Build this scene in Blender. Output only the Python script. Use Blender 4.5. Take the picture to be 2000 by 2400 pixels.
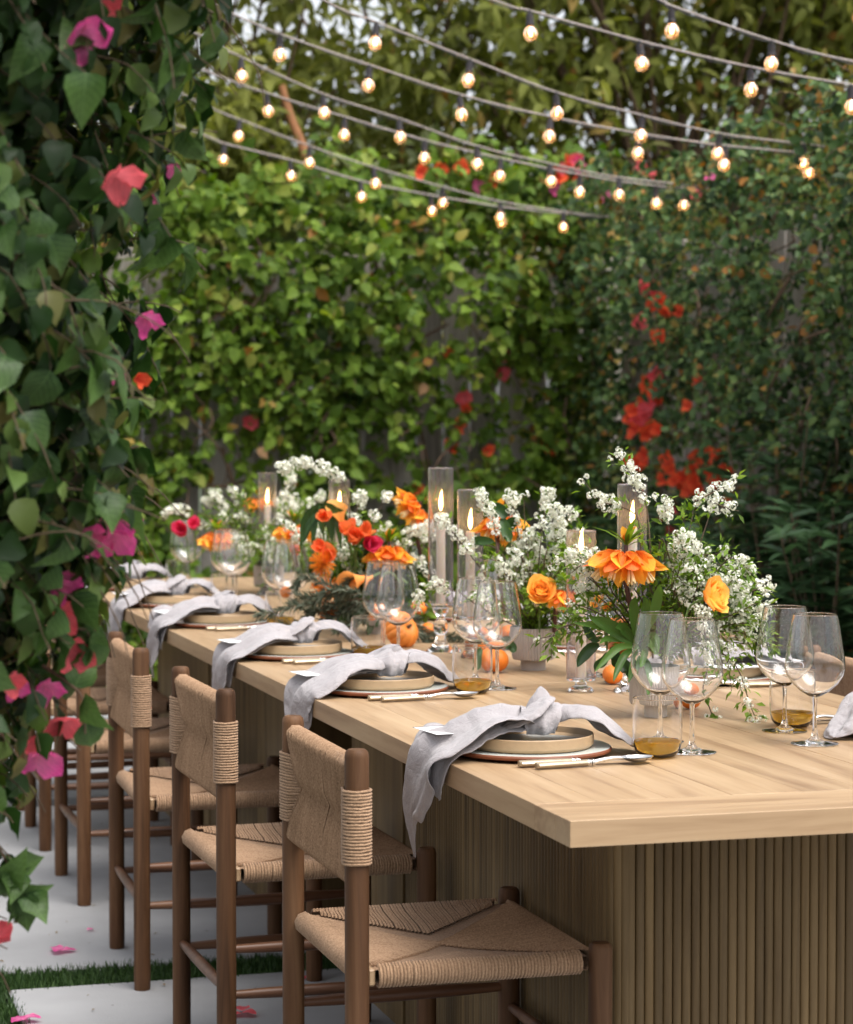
import bpy, bmesh, math, random
import numpy as np
from mathutils import Vector, Matrix

random.seed(7)
RNG = np.random.default_rng(11)
for o in list(bpy.data.objects):
    bpy.data.objects.remove(o, do_unlink=True)
SC = bpy.context.scene
COL = SC.collection

# ------------------------------------------------------------------ camera
FPX, YAW, PITCH = 5469.0, 0.2823, 0.0352          # focal length in pixels of the 2000 px wide photograph
CAM = np.array([-1.0997, -3.0684, 1.2983])
FW = np.array([math.sin(YAW) * math.cos(PITCH), math.cos(YAW) * math.cos(PITCH), -math.sin(PITCH)])
RT = np.array([math.cos(YAW), -math.sin(YAW), 0.0])
UP = np.cross(RT, FW)
cd = bpy.data.cameras.new('camera')
cam = bpy.data.objects.new('camera', cd)
COL.objects.link(cam)
cam.matrix_world = Matrix((
    (RT[0], UP[0], -FW[0], CAM[0]), (RT[1], UP[1], -FW[1], CAM[1]),
    (RT[2], UP[2], -FW[2], CAM[2]), (0, 0, 0, 1)))
cd.sensor_fit = 'HORIZONTAL'
cd.sensor_width = 36.0
cd.lens = FPX / 2000 * 36.0
cd.clip_start = 0.05
cd.clip_end = 400
cd.dof.use_dof = True
cd.dof.focus_distance = 4.12
cd.dof.aperture_fstop = 8.0
SC.camera = cam

# ------------------------------------------------------------------ sky, sun, exposure
SUN_EL, SUN_AZ = math.radians(64), math.radians(150)   # soft light from behind the camera (azimuth from +Y, clockwise)
w = bpy.data.worlds.new('World')
SC.world = w
w.use_nodes = True
nt = w.node_tree
for n in list(nt.nodes):
    nt.nodes.remove(n)
sky = nt.nodes.new('ShaderNodeTexSky')
sky.sky_type = 'NISHITA'
sky.sun_disc = False
sky.sun_elevation = SUN_EL
sky.sun_rotation = SUN_AZ
sky.air_density = 1.0
sky.dust_density = 4.0
sky.ozone_density = 1.0
hs = nt.nodes.new('ShaderNodeHueSaturation')           # a thin overcast: most of the blue is gone
hs.inputs['Saturation'].default_value = 0.22
bg = nt.nodes.new('ShaderNodeBackground')
bg.inputs['Strength'].default_value = 0.15
wo = nt.nodes.new('ShaderNodeOutputWorld')
nt.links.new(sky.outputs[0], hs.inputs['Color'])
nt.links.new(hs.outputs[0], bg.inputs['Color'])
nt.links.new(bg.outputs[0], wo.inputs['Surface'])
sd = bpy.data.lights.new('sun', 'SUN')
sd.energy = 1.45
sd.angle = math.radians(40)
sd.color = (1.0, 0.95, 0.88)
sun = bpy.data.objects.new('sun', sd)
COL.objects.link(sun)
sdir = Vector((math.sin(SUN_AZ) * math.cos(SUN_EL), math.cos(SUN_AZ) * math.cos(SUN_EL), math.sin(SUN_EL)))
sun.rotation_euler = sdir.to_track_quat('Z', 'Y').to_euler()
sun.location = (0, -3, 6)

SC.view_settings.view_transform = 'Standard'
SC.view_settings.look = 'None'
SC.view_settings.gamma = 1
SC.view_settings.exposure = 1.0
SC.view_settings.use_curve_mapping = False
SC.render.engine = 'CYCLES'
cy = SC.cycles
cy.use_denoising = True
cy.max_bounces = 16
cy.transmission_bounces = 16
cy.transparent_max_bounces = 12
cy.diffuse_bounces = 4
cy.glossy_bounces = 4
cy.sample_clamp_indirect = 6.0
cy.caustics_reflective = False
cy.blur_glossy = 0.5

# ------------------------------------------------------------------ helpers
def px(x, y, d):
    """World point seen at photograph pixel x, y at distance d along the view axis."""
    return CAM + d * (FW + RT * (x - 1000) / FPX + UP * (1200 - y) / FPX)

def on_z(x, y, z):
    r = FW + RT * (x - 1000) / FPX + UP * (1200 - y) / FPX
    return CAM + r * ((z - CAM[2]) / r[2])

def depth_of(p):
    return float((np.asarray(p) - CAM) @ FW)

def link(o, parent=None):
    COL.objects.link(o)
    if parent is not None:
        o.parent = parent
    return o

def tag(o, label, cat, group=None, kind=None):
    o['label'] = label
    o['category'] = cat
    if group:
        o['group'] = group
    if kind:
        o['kind'] = kind
    return o

def empty(name, loc=(0, 0, 0), rz=0.0):
    o = bpy.data.objects.new(name, None)
    o.empty_display_size = 0.05
    COL.objects.link(o)
    o.location = loc
    o.rotation_euler = (0, 0, rz)
    return o

def copy_tree(o, parent=None):
    c = o.copy()
    COL.objects.link(c)
    c.parent = parent
    for ch in o.children:
        copy_tree(ch, c)
    return c

def inst(name, me, parent=None, loc=(0, 0, 0), rot=None, scale=None):
    o = bpy.data.objects.new(name, me)
    link(o, parent)
    o.location = loc
    if rot is not None:
        o.rotation_euler = rot
    if scale is not None:
        o.scale = scale
    return o

def catmull(pts, n):
    p = np.asarray(pts, float)
    p = np.vstack([2 * p[0] - p[1], p, 2 * p[-1] - p[-2]])
    m = len(p) - 3
    out = []
    for t in np.linspace(0, m - 1e-6, n):
        i = int(t)
        f = t - i
        a, b, c, d = p[i:i + 4]
        out.append(0.5 * ((2 * b) + (-a + c) * f + (2 * a - 5 * b + 4 * c - d) * f * f + (-a + 3 * b - 3 * c + d) * f ** 3))
    return np.array(out)

class MB:
    """Collects shapes; build() links them as ONE mesh object."""
    def __init__(self):
        self.v, self.f, self.r = [], [], []

    def add(self, vs, fs, rnd=0.0):
        b = len(self.v)
        self.v.extend([tuple(map(float, q)) for q in vs])
        self.f.extend([tuple(b + i for i in q) for q in fs])
        self.r.extend([rnd] * len(fs))

    def tube(self, pts, rad, n=8, caps=True, rnd=0.0, closed=False):
        pts = np.asarray(pts, float)
        m = len(pts)
        rad = np.broadcast_to(np.asarray(rad, float), (m,))
        if closed:
            tan = np.roll(pts, -1, 0) - np.roll(pts, 1, 0)
        else:
            tan = np.gradient(pts, axis=0)
        tan /= np.linalg.norm(tan, axis=1)[:, None] + 1e-12
        ref = np.array([0, 0, 1.0]) if abs(tan[0][2]) < 0.9 else np.array([1.0, 0, 0])
        u = np.cross(tan[0], ref); u /= np.linalg.norm(u)
        vs = []
        ang = np.linspace(0, 2 * math.pi, n, endpoint=False)
        for i in range(m):
            u = u - tan[i] * (u @ tan[i]); u /= np.linalg.norm(u) + 1e-12
            v = np.cross(tan[i], u)
            for a in ang:
                vs.append(pts[i] + rad[i] * (math.cos(a) * u + math.sin(a) * v))
        fs = []
        rng = m if closed else m - 1
        for i in range(rng):
            k = (i + 1) % m
            for j in range(n):
                fs.append((i * n + j, i * n + (j + 1) % n, k * n + (j + 1) % n, k * n + j))
        if caps and not closed:
            fs.append(tuple(range(n - 1, -1, -1)))
            fs.append(tuple((m - 1) * n + j for j in range(n)))
        self.add(vs, fs, rnd)

    def lathe(self, prof, n=32, c=(0, 0, 0), cap=False, wob=None):
        vs, fs = [], []
        m = len(prof)
        for (r, z) in prof:
            for j in range(n):
                a = 2 * math.pi * j / n
                rr = r * (wob(a, z) if wob else 1.0)
                vs.append((c[0] + rr * math.cos(a), c[1] + rr * math.sin(a), c[2] + z))
        for i in range(m - 1):
            for j in range(n):
                fs.append((i * n + j, i * n + (j + 1) % n, (i + 1) * n + (j + 1) % n, (i + 1) * n + j))
        if cap:
            fs.append(tuple(range(n - 1, -1, -1)))
            fs.append(tuple((m - 1) * n + j for j in range(n)))
        self.add(vs, fs)

    def grid(self, P, rnd=0.0):
        P = np.asarray(P)
        a, b = P.shape[:2]
        fs = [(i * b + j, i * b + j + 1, (i + 1) * b + j + 1, (i + 1) * b + j) for i in range(a - 1) for j in range(b - 1)]
        self.add(P.reshape(-1, 3), fs, rnd)

    def cbox(self, x0, x1, y0, y1, z0, z1, c=0.002):
        """Box with chamfered edges."""
        bm = bmesh.new()
        bmesh.ops.create_cube(bm, size=1.0)
        for v in bm.verts:
            v.co = (x0 + (v.co.x + .5) * (x1 - x0), y0 + (v.co.y + .5) * (y1 - y0), z0 + (v.co.z + .5) * (z1 - z0))
        if c > 0:
            bmesh.ops.bevel(bm, geom=list(bm.edges), offset=c, segments=1, affect='EDGES')
        bm.verts.ensure_lookup_table()
        self.add([v.co for v in bm.verts], [[v.index for v in f.verts] for f in bm.faces])
        bm.free()

    def mesh(self, name, mat, smooth=True, angle=40):
        me = bpy.data.meshes.new(name)
        me.from_pydata(self.v, [], self.f)
        if mat is not None:
            me.materials.append(mat)
        if any(self.r):
            at = me.attributes.new('rnd', 'FLOAT', 'FACE')
            at.data.foreach_set('value', self.r)
        if smooth:
            me.polygons.foreach_set('use_smooth', [True] * len(me.polygons))
            if angle:
                me.set_sharp_from_angle(angle=math.radians(angle))
        me.update()
        return me

    def build(self, name, mat, parent=None, smooth=True, angle=40, loc=(0, 0, 0)):
        o = bpy.data.objects.new(name, self.mesh(name, mat, smooth, angle))
        link(o, parent)
        o.location = loc
        return o

def tri_mesh(name, V, T, mat, rnd=None):
    """Large triangle soup from numpy arrays."""
    me = bpy.data.meshes.new(name)
    V = np.ascontiguousarray(V, dtype=np.float32)
    T = np.ascontiguousarray(T, dtype=np.int32)
    me.vertices.add(len(V))
    me.vertices.foreach_set('co', V.ravel())
    me.loops.add(T.size)
    me.loops.foreach_set('vertex_index', T.ravel())
    me.polygons.add(len(T))
    me.polygons.foreach_set('loop_start', np.arange(0, T.size, 3, dtype=np.int32))
    me.polygons.foreach_set('use_smooth', np.ones(len(T), dtype=bool))
    if rnd is not None:
        at = me.attributes.new('rnd', 'FLOAT', 'FACE')
        at.data.foreach_set('value', np.ascontiguousarray(rnd, dtype=np.float32))
    me.update(calc_edges=True)
    me.materials.append(mat)
    return me

def unit(a):
    a = np.asarray(a, float)
    return a / (np.linalg.norm(a, axis=-1, keepdims=True) + 1e-9)

def leaf_template(stations, widths, fold=0.25, curl=0.12, wave=0.0):
    """Leaf along +x (0..1), half width along y, fold along the midrib, curl at the tip; returns verts, tris."""
    V = [(0, 0, 0)]
    for i, (t, wd) in enumerate(zip(stations, widths)):
        z = -curl * t * t * 1.2
        wv = wave * math.sin(i * 2.3)
        V += [(t, wd, z + fold * wd + wv), (t, 0, z), (t, -wd, z + fold * wd - wv)]
    V.append((1, 0, -curl * 1.2))
    T = [(0, 2, 1), (0, 3, 2)]
    m = len(stations)
    for i in range(m - 1):
        a = 1 + 3 * i
        b = a + 3
        T += [(a, a + 1, b + 1), (a, b + 1, b), (a + 1, a + 2, b + 2), (a + 1, b + 2, b + 1)]
    a = 1 + 3 * (m - 1)
    e = len(V) - 1
    T += [(a, a + 1, e), (a + 1, a + 2, e)]
    return np.array(V, float), np.array(T, int)

L_OVATE = leaf_template([.12, .35, .62, .85], [.26, .36, .29, .12], .3, .2)
L_BROAD = leaf_template([.08, .25, .5, .75, .9], [.22, .40, .42, .24, .09], .32, .4, .05)
L_LANCE = leaf_template([.25, .6], [.13, .12], .3, .25)
L_TREE = leaf_template([.3, .65], [.2, .18], .25, .3)
L_KITE = (np.array([(0, 0, 0), (.6, .42, .12), (1, 0, .05), (.6, -.42, .12)], float), np.array([(0, 2, 1), (0, 3, 2)]))
L_SMALL = leaf_template([.45], [.2], .3, .1)

def cloud(name, tmpl, pos, axis, nrm, size, mat, rnd, parent=None, wid=1.0, kind='stuff'):
    """Many leaves joined into one part."""
    tv, tt = tmpl
    pos, axis, nrm = np.asarray(pos, float), unit(axis), np.asarray(nrm, float)
    nrm = unit(nrm - axis * (nrm * axis).sum(1)[:, None])
    side = np.cross(nrm, axis)
    size = np.broadcast_to(np.asarray(size, float), (len(pos),))
    wid = np.broadcast_to(np.asarray(wid, float), (len(pos),))
    V = pos[:, None, :] + size[:, None, None] * (tv[None, :, 0:1] * axis[:, None, :] + tv[None, :, 1:2] * wid[:, None, None] * side[:, None, :] + tv[None, :, 2:3] * nrm[:, None, :])
    k = len(tv)
    T = tt[None] + (np.arange(len(pos)) * k)[:, None, None]
    me = tri_mesh(name, V.reshape(-1, 3), T.reshape(-1, 3), mat, np.repeat(rnd, len(tt)))
    o = bpy.data.objects.new(name, me)
    link(o, parent)
    if kind:
        o['kind'] = kind
    return o

def leaf_unit(name, tmpl, mat):
    return tri_mesh(name, tmpl[0], tmpl[1], mat)

def basis_rot(axis, nrm):
    a = Vector(axis).normalized()
    n = Vector(nrm)
    n = n - a * n.dot(a)
    n = n.normalized() if n.length > 1e-6 else a.orthogonal().normalized()
    s = n.cross(a)
    return Matrix((a, s, n)).transposed()

def place_leaf(name, me, parent, pos, axis, nrm, size):
    o = bpy.data.objects.new(name, me)
    link(o, parent)
    o.matrix_basis = Matrix.Translation(Vector(pos)) @ basis_rot(axis, nrm).to_4x4() @ Matrix.Diagonal((size, size, size, 1))
    return o

# ------------------------------------------------------------------ materials
def new_mat(name):
    m = bpy.data.materials.new(name)
    m.use_nodes = True
    t = m.node_tree
    return m, t, t.nodes['Principled BSDF']

def N(t, kind, **kw):
    n = t.nodes.new('ShaderNode' + kind)
    for k, v in kw.items():
        if k in n.inputs:
            n.inputs[k].default_value = v
        else:
            setattr(n, k, v)
    return n

def ramp(t, stops):
    r = N(t, 'ValToRGB')
    e = r.color_ramp.elements
    while len(e) < len(stops):
        e.new(0.5)
    for q, (p, c) in zip(e, stops):
        q.position = p
        q.color = (*c, 1)
    return r

def plain(name, col, rough=.5, noise=0.0, scale=20, bump=0.0, bscale=60, **kw):
    m, t, b = new_mat(name)
    b.inputs['Base Color'].default_value = (*col, 1)
    b.inputs['Roughness'].default_value = rough
    for k, v in kw.items():
        b.inputs[k.replace('_', ' ')].default_value = v
    tc = N(t, 'TexCoord')
    if noise:
        nz = N(t, 'TexNoise', Scale=scale, Detail=5.0)
        t.links.new(tc.outputs['Object'], nz.inputs['Vector'])
        r = ramp(t, [(.25, tuple(c * (1 - noise) for c in col)), (.75, tuple(min(1, c * (1 + noise)) for c in col))])
        t.links.new(nz.outputs['Fac'], r.inputs['Fac'])
        t.links.new(r.outputs['Color'], b.inputs['Base Color'])
    if bump:
        n2 = N(t, 'TexNoise', Scale=bscale, Detail=4.0)
        t.links.new(tc.outputs['Object'], n2.inputs['Vector'])
        bp = N(t, 'Bump', Strength=bump, Distance=0.002)
        t.links.new(n2.outputs['Fac'], bp.inputs['Height'])
        t.links.new(bp.outputs['Normal'], b.inputs['Normal'])
    return m

def wood(name, dark, mid, light, axis='Y', rough=.5, grain=1.0, per_obj=.25, spec=.35):
    """Straight-grained timber, grain along one object axis, tone differing from piece to piece."""
    m, t, b = new_mat(name)
    tc = N(t, 'TexCoord')
    oi = N(t, 'ObjectInfo')
    mp = N(t, 'Mapping')
    s = {'X': (2.2, 38, 38), 'Y': (38, 2.2, 38), 'Z': (38, 38, 2.2)}[axis]
    mp.inputs['Scale'].default_value = tuple(q * grain for q in s)
    off = N(t, 'VectorMath', operation='SCALE')
    off.inputs[0].default_value = (7.3, 5.1, 9.7)
    t.links.new(oi.outputs['Random'], off.inputs['Scale'])
    ad = N(t, 'VectorMath', operation='ADD')
    t.links.new(tc.outputs['Object'], ad.inputs[0])
    t.links.new(off.outputs[0], ad.inputs[1])
    t.links.new(ad.outputs[0], mp.inputs['Vector'])
    n1 = N(t, 'TexNoise', Scale=1.0, Detail=6.0, Roughness=.62, Distortion=.7)
    t.links.new(mp.outputs[0], n1.inputs['Vector'])
    m2 = N(t, 'Mapping')
    m2.inputs['Scale'].default_value = {'X': (.7, 7, 7), 'Y': (7, .7, 7), 'Z': (7, 7, .7)}[axis]
    t.links.new(ad.outputs[0], m2.inputs['Vector'])
    n2 = N(t, 'TexNoise', Scale=1.0, Detail=3.0, Distortion=1.5)
    t.links.new(m2.outputs[0], n2.inputs['Vector'])
    mx = N(t, 'Math', operation='MULTIPLY_ADD')
    mx.inputs[1].default_value = .55
    t.links.new(n1.outputs['Fac'], mx.inputs[0])
    m3 = N(t, 'Math', operation='MULTIPLY')
    m3.inputs[1].default_value = .45
    t.links.new(n2.outputs['Fac'], m3.inputs[0])
    t.links.new(m3.outputs[0], mx.inputs[2])
    r = ramp(t, [(.32, dark), (.5, mid), (.68, light)])
    t.links.new(mx.outputs[0], r.inputs['Fac'])
    hsv = N(t, 'HueSaturation')
    mr = N(t, 'MapRange')
    mr.inputs['To Min'].default_value = 1 - per_obj
    mr.inputs['To Max'].default_value = 1 + per_obj
    t.links.new(oi.outputs['Random'], mr.inputs['Value'])
    t.links.new(mr.outputs[0], hsv.inputs['Value'])
    t.links.new(r.outputs['Color'], hsv.inputs['Color'])
    t.links.new(hsv.outputs['Color'], b.inputs['Base Color'])
    b.inputs['Roughness'].default_value = rough
    b.inputs['Specular IOR Level'].default_value = spec
    bp = N(t, 'Bump', Strength=.25, Distance=.001)
    t.links.new(n1.outputs['Fac'], bp.inputs['Height'])
    t.links.new(bp.outputs['Normal'], b.inputs['Normal'])
    return m

def leafy(name, stops, rough=.45, trans=.3, spec=.35):
    """Leaf or petal: colour differs from piece to piece, some light passes through."""
    m, t, b = new_mat(name)
    at = N(t, 'Attribute', attribute_name='rnd')
    oi = N(t, 'ObjectInfo')
    sm = N(t, 'Math', operation='ADD')
    t.links.new(at.outputs['Fac'], sm.inputs[0])
    t.links.new(oi.outputs['Random'], sm.inputs[1])
    fr = N(t, 'Math', operation='FRACT')
    t.links.new(sm.outputs[0], fr.inputs[0])
    r = ramp(t, stops)
    t.links.new(fr.outputs[0], r.inputs['Fac'])
    t.links.new(r.outputs['Color'], b.inputs['Base Color'])
    b.inputs['Roughness'].default_value = rough
    b.inputs['Specular IOR Level'].default_value = spec
    tl = N(t, 'BsdfTranslucent')
    bright = N(t, 'HueSaturation', Saturation=1.15, Value=1.5)
    t.links.new(r.outputs['Color'], bright.inputs['Color'])
    t.links.new(bright.outputs['Color'], tl.inputs['Color'])
    mx = N(t, 'MixShader')
    mx.inputs[0].default_value = trans
    t.links.new(b.outputs[0], mx.inputs[1])
    t.links.new(tl.outputs[0], mx.inputs[2])
    t.links.new(mx.outputs[0], t.nodes['Material Output'].inputs['Surface'])
    return m

def glass(name, col=(1, 1, 1), ior=1.5, rough=0.0):
    m, t, b = new_mat(name)
    t.nodes.remove(b)
    g = N(t, 'BsdfGlass', IOR=ior, Roughness=rough)
    g.inputs['Color'].default_value = (*col, 1)
    t.links.new(g.outputs[0], t.nodes['Material Output'].inputs['Surface'])
    return m

def emit(name, col, strength):
    m, t, b = new_mat(name)
    t.nodes.remove(b)
    e = N(t, 'Emission', Strength=strength)
    e.inputs['Color'].default_value = (*col, 1)
    t.links.new(e.outputs[0], t.nodes['Material Output'].inputs['Surface'])
    return m

def woven(name, c0, c1, scale=900, rough=.85, bump=.5, sheen=.3):
    """Fine woven cloth or twisted cord: crossed threads over broad tone changes."""
    m, t, b = new_mat(name)
    tc = N(t, 'TexCoord')
    n1 = N(t, 'TexNoise', Scale=14.0 if sheen > .2 else 5.0, Detail=6.0)
    t.links.new(tc.outputs['Object'], n1.inputs['Vector'])
    n2 = N(t, 'TexNoise', Scale=scale, Detail=2.0)
    mp = N(t, 'Mapping')
    mp.inputs['Scale'].default_value = (1, .18, 1) if sheen > .2 else (1, 1, 1)
    t.links.new(tc.outputs['Object'], mp.inputs['Vector'])
    t.links.new(mp.outputs[0], n2.inputs['Vector'])
    mx = N(t, 'Math', operation='MULTIPLY_ADD')
    mx.inputs[1].default_value = .5 if sheen > .2 else .35
    h = N(t, 'Math', operation='MULTIPLY')
    h.inputs[1].default_value = .5 if sheen > .2 else .65
    t.links.new(n2.outputs['Fac'], h.inputs[0])
    t.links.new(n1.outputs['Fac'], mx.inputs[0])
    t.links.new(h.outputs[0], mx.inputs[2])
    r = ramp(t, [(.3, c0), (.7, c1)])
    at = N(t, 'Attribute', attribute_name='rnd')              # strand to strand difference
    aa = N(t, 'Math', operation='MULTIPLY_ADD')
    aa.inputs[1].default_value = .12
    t.links.new(at.outputs['Fac'], aa.inputs[0])
    t.links.new(mx.outputs[0], aa.inputs[2])
    sb = N(t, 'Math', operation='SUBTRACT')
    sb.inputs[1].default_value = .06 if sheen < .2 else 0.0
    t.links.new(aa.outputs[0], sb.inputs[0])
    t.links.new(sb.outputs[0], r.inputs['Fac'])
    t.links.new(r.outputs['Color'], b.inputs['Base Color'])
    b.inputs['Roughness'].default_value = rough
    b.inputs['Specular IOR Level'].default_value = .15
    b.inputs['Sheen Weight'].default_value = sheen
    bp = N(t, 'Bump', Strength=bump, Distance=.0008)
    t.links.new(n2.outputs['Fac'], bp.inputs['Height'])
    t.links.new(bp.outputs['Normal'], b.inputs['Normal'])
    return m

def petal(name, root_col, tip_col, streak, rough=.5, trans=.35, vein=0.0):
    """Single petal or leaf object: colour runs from foot to tip, fine streaks along it; vein > 0 adds leaf veins."""
    m, t, b = new_mat(name)
    tc = N(t, 'TexCoord'); oi = N(t, 'ObjectInfo'); sx = N(t, 'SeparateXYZ')
    t.links.new(tc.outputs['Object'], sx.inputs[0])
    ad = N(t, 'Math', operation='MULTIPLY_ADD'); ad.inputs[1].default_value = .35
    t.links.new(oi.outputs['Random'], ad.inputs[0]); t.links.new(sx.outputs['X'], ad.inputs[2])
    r = ramp(t, [(.15, root_col), (1.05, tip_col)])
    t.links.new(ad.outputs[0], r.inputs['Fac'])
    mp = N(t, 'Mapping'); mp.inputs['Scale'].default_value = (1.5, 26, 1.5)
    t.links.new(tc.outputs['Object'], mp.inputs['Vector'])
    nz = N(t, 'TexNoise', Scale=1.6, Detail=4.0); t.links.new(mp.outputs[0], nz.inputs['Vector'])
    mr = N(t, 'MapRange'); mr.inputs['From Min'].default_value = .35; mr.inputs['From Max'].default_value = .65
    mr.inputs['To Min'].default_value = 1 - streak; mr.inputs['To Max'].default_value = 1 + streak * .6
    t.links.new(nz.outputs['Fac'], mr.inputs['Value'])
    ov = N(t, 'Math', operation='MULTIPLY_ADD'); ov.inputs[1].default_value = .5 if vein == .22 else .25; ov.inputs[2].default_value = .7 if vein == .22 else .92
    t.links.new(oi.outputs['Random'], ov.inputs[0])
    vv = N(t, 'Math', operation='MULTIPLY'); t.links.new(ov.outputs[0], vv.inputs[0]); t.links.new(mr.outputs[0], vv.inputs[1])
    hv = N(t, 'HueSaturation'); t.links.new(r.outputs['Color'], hv.inputs['Color']); t.links.new(vv.outputs[0], hv.inputs['Value'])
    col = hv.outputs['Color']
    if vein > 0:
        ay = N(t, 'Math', operation='ABSOLUTE'); t.links.new(sx.outputs['Y'], ay.inputs[0])
        k1 = N(t, 'Math', operation='MULTIPLY_ADD'); k1.inputs[1].default_value = -.9
        t.links.new(ay.outputs[0], k1.inputs[0]); t.links.new(sx.outputs['X'], k1.inputs[2])
        k2 = N(t, 'Math', operation='MULTIPLY'); k2.inputs[1].default_value = 7.0; t.links.new(k1.outputs[0], k2.inputs[0])
        k3 = N(t, 'Math', operation='PINGPONG'); k3.inputs[1].default_value = .5; t.links.new(k2.outputs[0], k3.inputs[0])
        k4 = N(t, 'Math', operation='LESS_THAN'); k4.inputs[1].default_value = .07; t.links.new(k3.outputs[0], k4.inputs[0])
        k5 = N(t, 'Math', operation='LESS_THAN'); k5.inputs[1].default_value = .018; t.links.new(ay.outputs[0], k5.inputs[0])
        k6 = N(t, 'Math', operation='MAXIMUM'); t.links.new(k4.outputs[0], k6.inputs[0]); t.links.new(k5.outputs[0], k6.inputs[1])
        k7 = N(t, 'Math', operation='MULTIPLY'); k7.inputs[1].default_value = vein; t.links.new(k6.outputs[0], k7.inputs[0])
        mxc = N(t, 'MixRGB'); mxc.inputs['Color2'].default_value = tuple(min(1, c * 2.0 + .03) for c in tip_col) + (1,)
        t.links.new(k7.outputs[0], mxc.inputs['Fac']); t.links.new(col, mxc.inputs['Color1'])
        col = mxc.outputs['Color']
    t.links.new(col, b.inputs['Base Color'])
    b.inputs['Roughness'].default_value = rough; b.inputs['Specular IOR Level'].default_value = .3
    bp = N(t, 'Bump', Strength=.2, Distance=.02); t.links.new(nz.outputs['Fac'], bp.inputs['Height']); t.links.new(bp.outputs['Normal'], b.inputs['Normal'])
    hb = N(t, 'HueSaturation', Value=1.3); t.links.new(col, hb.inputs['Color'])
    tl = N(t, 'BsdfTranslucent'); t.links.new(hb.outputs['Color'], tl.inputs['Color'])
    mx = N(t, 'MixShader'); mx.inputs[0].default_value = trans
    t.links.new(b.outputs[0], mx.inputs[1]); t.links.new(tl.outputs[0], mx.inputs[2])
    t.links.new(mx.outputs[0], t.nodes['Material Output'].inputs['Surface'])
    return m

M = {}
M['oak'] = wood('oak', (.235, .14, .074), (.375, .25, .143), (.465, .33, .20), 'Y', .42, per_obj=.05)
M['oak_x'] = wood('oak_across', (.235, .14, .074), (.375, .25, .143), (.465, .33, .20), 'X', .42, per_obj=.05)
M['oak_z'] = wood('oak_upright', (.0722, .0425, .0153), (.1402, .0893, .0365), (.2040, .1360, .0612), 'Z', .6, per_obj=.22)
M['walnut'] = wood('walnut', (.030, .013, .006), (.098, .046, .021), (.175, .092, .046), 'Z', .58, per_obj=.15, spec=.2)
M['walnut_x'] = wood('walnut_along', (.05, .021, .010), (.115, .05, .025), (.185, .09, .046), 'X', .42, per_obj=.15)
M['fence'] = wood('weathered_board', (.20, .175, .155), (.36, .32, .29), (.50, .455, .42), 'Z', .85, per_obj=.25, spec=.1)
M['post'] = wood('dark_post', (.03, .022, .016), (.055, .04, .03), (.08, .06, .045), 'Z', .8, spec=.1)
M['cord'] = woven('paper_cord', (.21, .125, .072), (.44, .285, .178), 300, .8, 1.0, .1)
M['linen'] = woven('linen', (.30, .277, .285), (.42, .392, .402), 900, .9, .6, .25)
M['concrete'] = plain('concrete', (.275, .275, .28), .85, .2, 2.6, .4, 160)
M['soil'] = plain('lawn_soil', (.035, .05, .02), .95, .3, 30, .5, 60)
M['glass'] = glass('clear_glass', (1, 1, 1), 1.45)
M['smoke_glass'] = glass('tinted_glass', (.955, .94, .955), 1.40)
M['amber'] = glass('amber_drink', (1.0, .88, .44), 1.34)
def part_scatter(m, col, fac):
    t = m.node_tree
    g = [q for q in t.nodes if q.type == 'BSDF_GLASS'][0]
    tl = N(t, 'BsdfTranslucent'); tl.inputs['Color'].default_value = (*col, 1)
    mx = N(t, 'MixShader'); mx.inputs[0].default_value = fac
    t.links.new(g.outputs[0], mx.inputs[1]); t.links.new(tl.outputs[0], mx.inputs[2])
    t.links.new(mx.outputs[0], t.nodes['Material Output'].inputs['Surface'])
part_scatter(M['smoke_glass'], (.82, .76, .80), .07)                      # pale lavender haze put into the glass so the chimneys show lighter
part_scatter(M['amber'], (1.0, .60, .03), .36)                         # translucent amber put into the colour to brighten the drink
_t = M['linen'].node_tree
_tc = N(_t, 'TexCoord'); _n = N(_t, 'TexNoise', Scale=42.0, Detail=5.0, Roughness=.6, Distortion=1.8)
_t.links.new(_tc.outputs['Object'], _n.inputs['Vector'])
_b0 = [q_ for q_ in _t.nodes if q_.type == 'BUMP'][0]
_b1 = N(_t, 'Bump', Strength=.55, Distance=.006)
_t.links.new(_n.outputs['Fac'], _b1.inputs['Height']); _t.links.new(_b0.outputs['Normal'], _b1.inputs['Normal'])
_t.links.new(_b1.outputs['Normal'], _t.nodes['Principled BSDF'].inputs['Normal'])
M['wax'] = plain('ivory_wax', (.92, .82, .64), .45, Subsurface_Weight=.35, Subsurface_Scale=.02)
M['wax'].node_tree.nodes['Principled BSDF'].inputs['Subsurface Radius'].default_value = (1, .6, .3)
M['wick'] = plain('wick', (.02, .015, .01), .9)
M['flame'] = emit('flame', (1.0, .60, .19), 22.0)
M['filament'] = emit('filament', (1.0, .58, .25), 42.0)
M['bulb_glass'] = glass('bulb_glass', (1.0, .95, .88), 1.45)
part_scatter(M['bulb_glass'], (1, .70, .45), .10)
M['socket'] = plain('black_socket', (.03, .025, .028), .5)
M['wire'] = plain('grey_cable', (.42, .36, .33), .7, .2, 40, .4, 200)
M['wire_black'] = plain('black_wire', (.035, .035, .04), .5)
M['stoneware'] = plain('tan_stoneware', (.40, .27, .155), .5, .08, 60, .12, 300)
M['stone_in'] = plain('grey_glaze', (.22, .245, .25), .3, .1, 30)
M['glaze'] = plain('pale_glaze', (.60, .64, .60), .18, .05, 30)
M['terracotta'] = plain('terracotta', (.20, .062, .028), .5, .15, 60)
M['silver'] = plain('silver', (.78, .76, .73), .16, .05, 40, Metallic=1.0)
M['handle'] = plain('horn_handle', (.36, .29, .20), .3, .2, 60, Metallic=.35)
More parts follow.
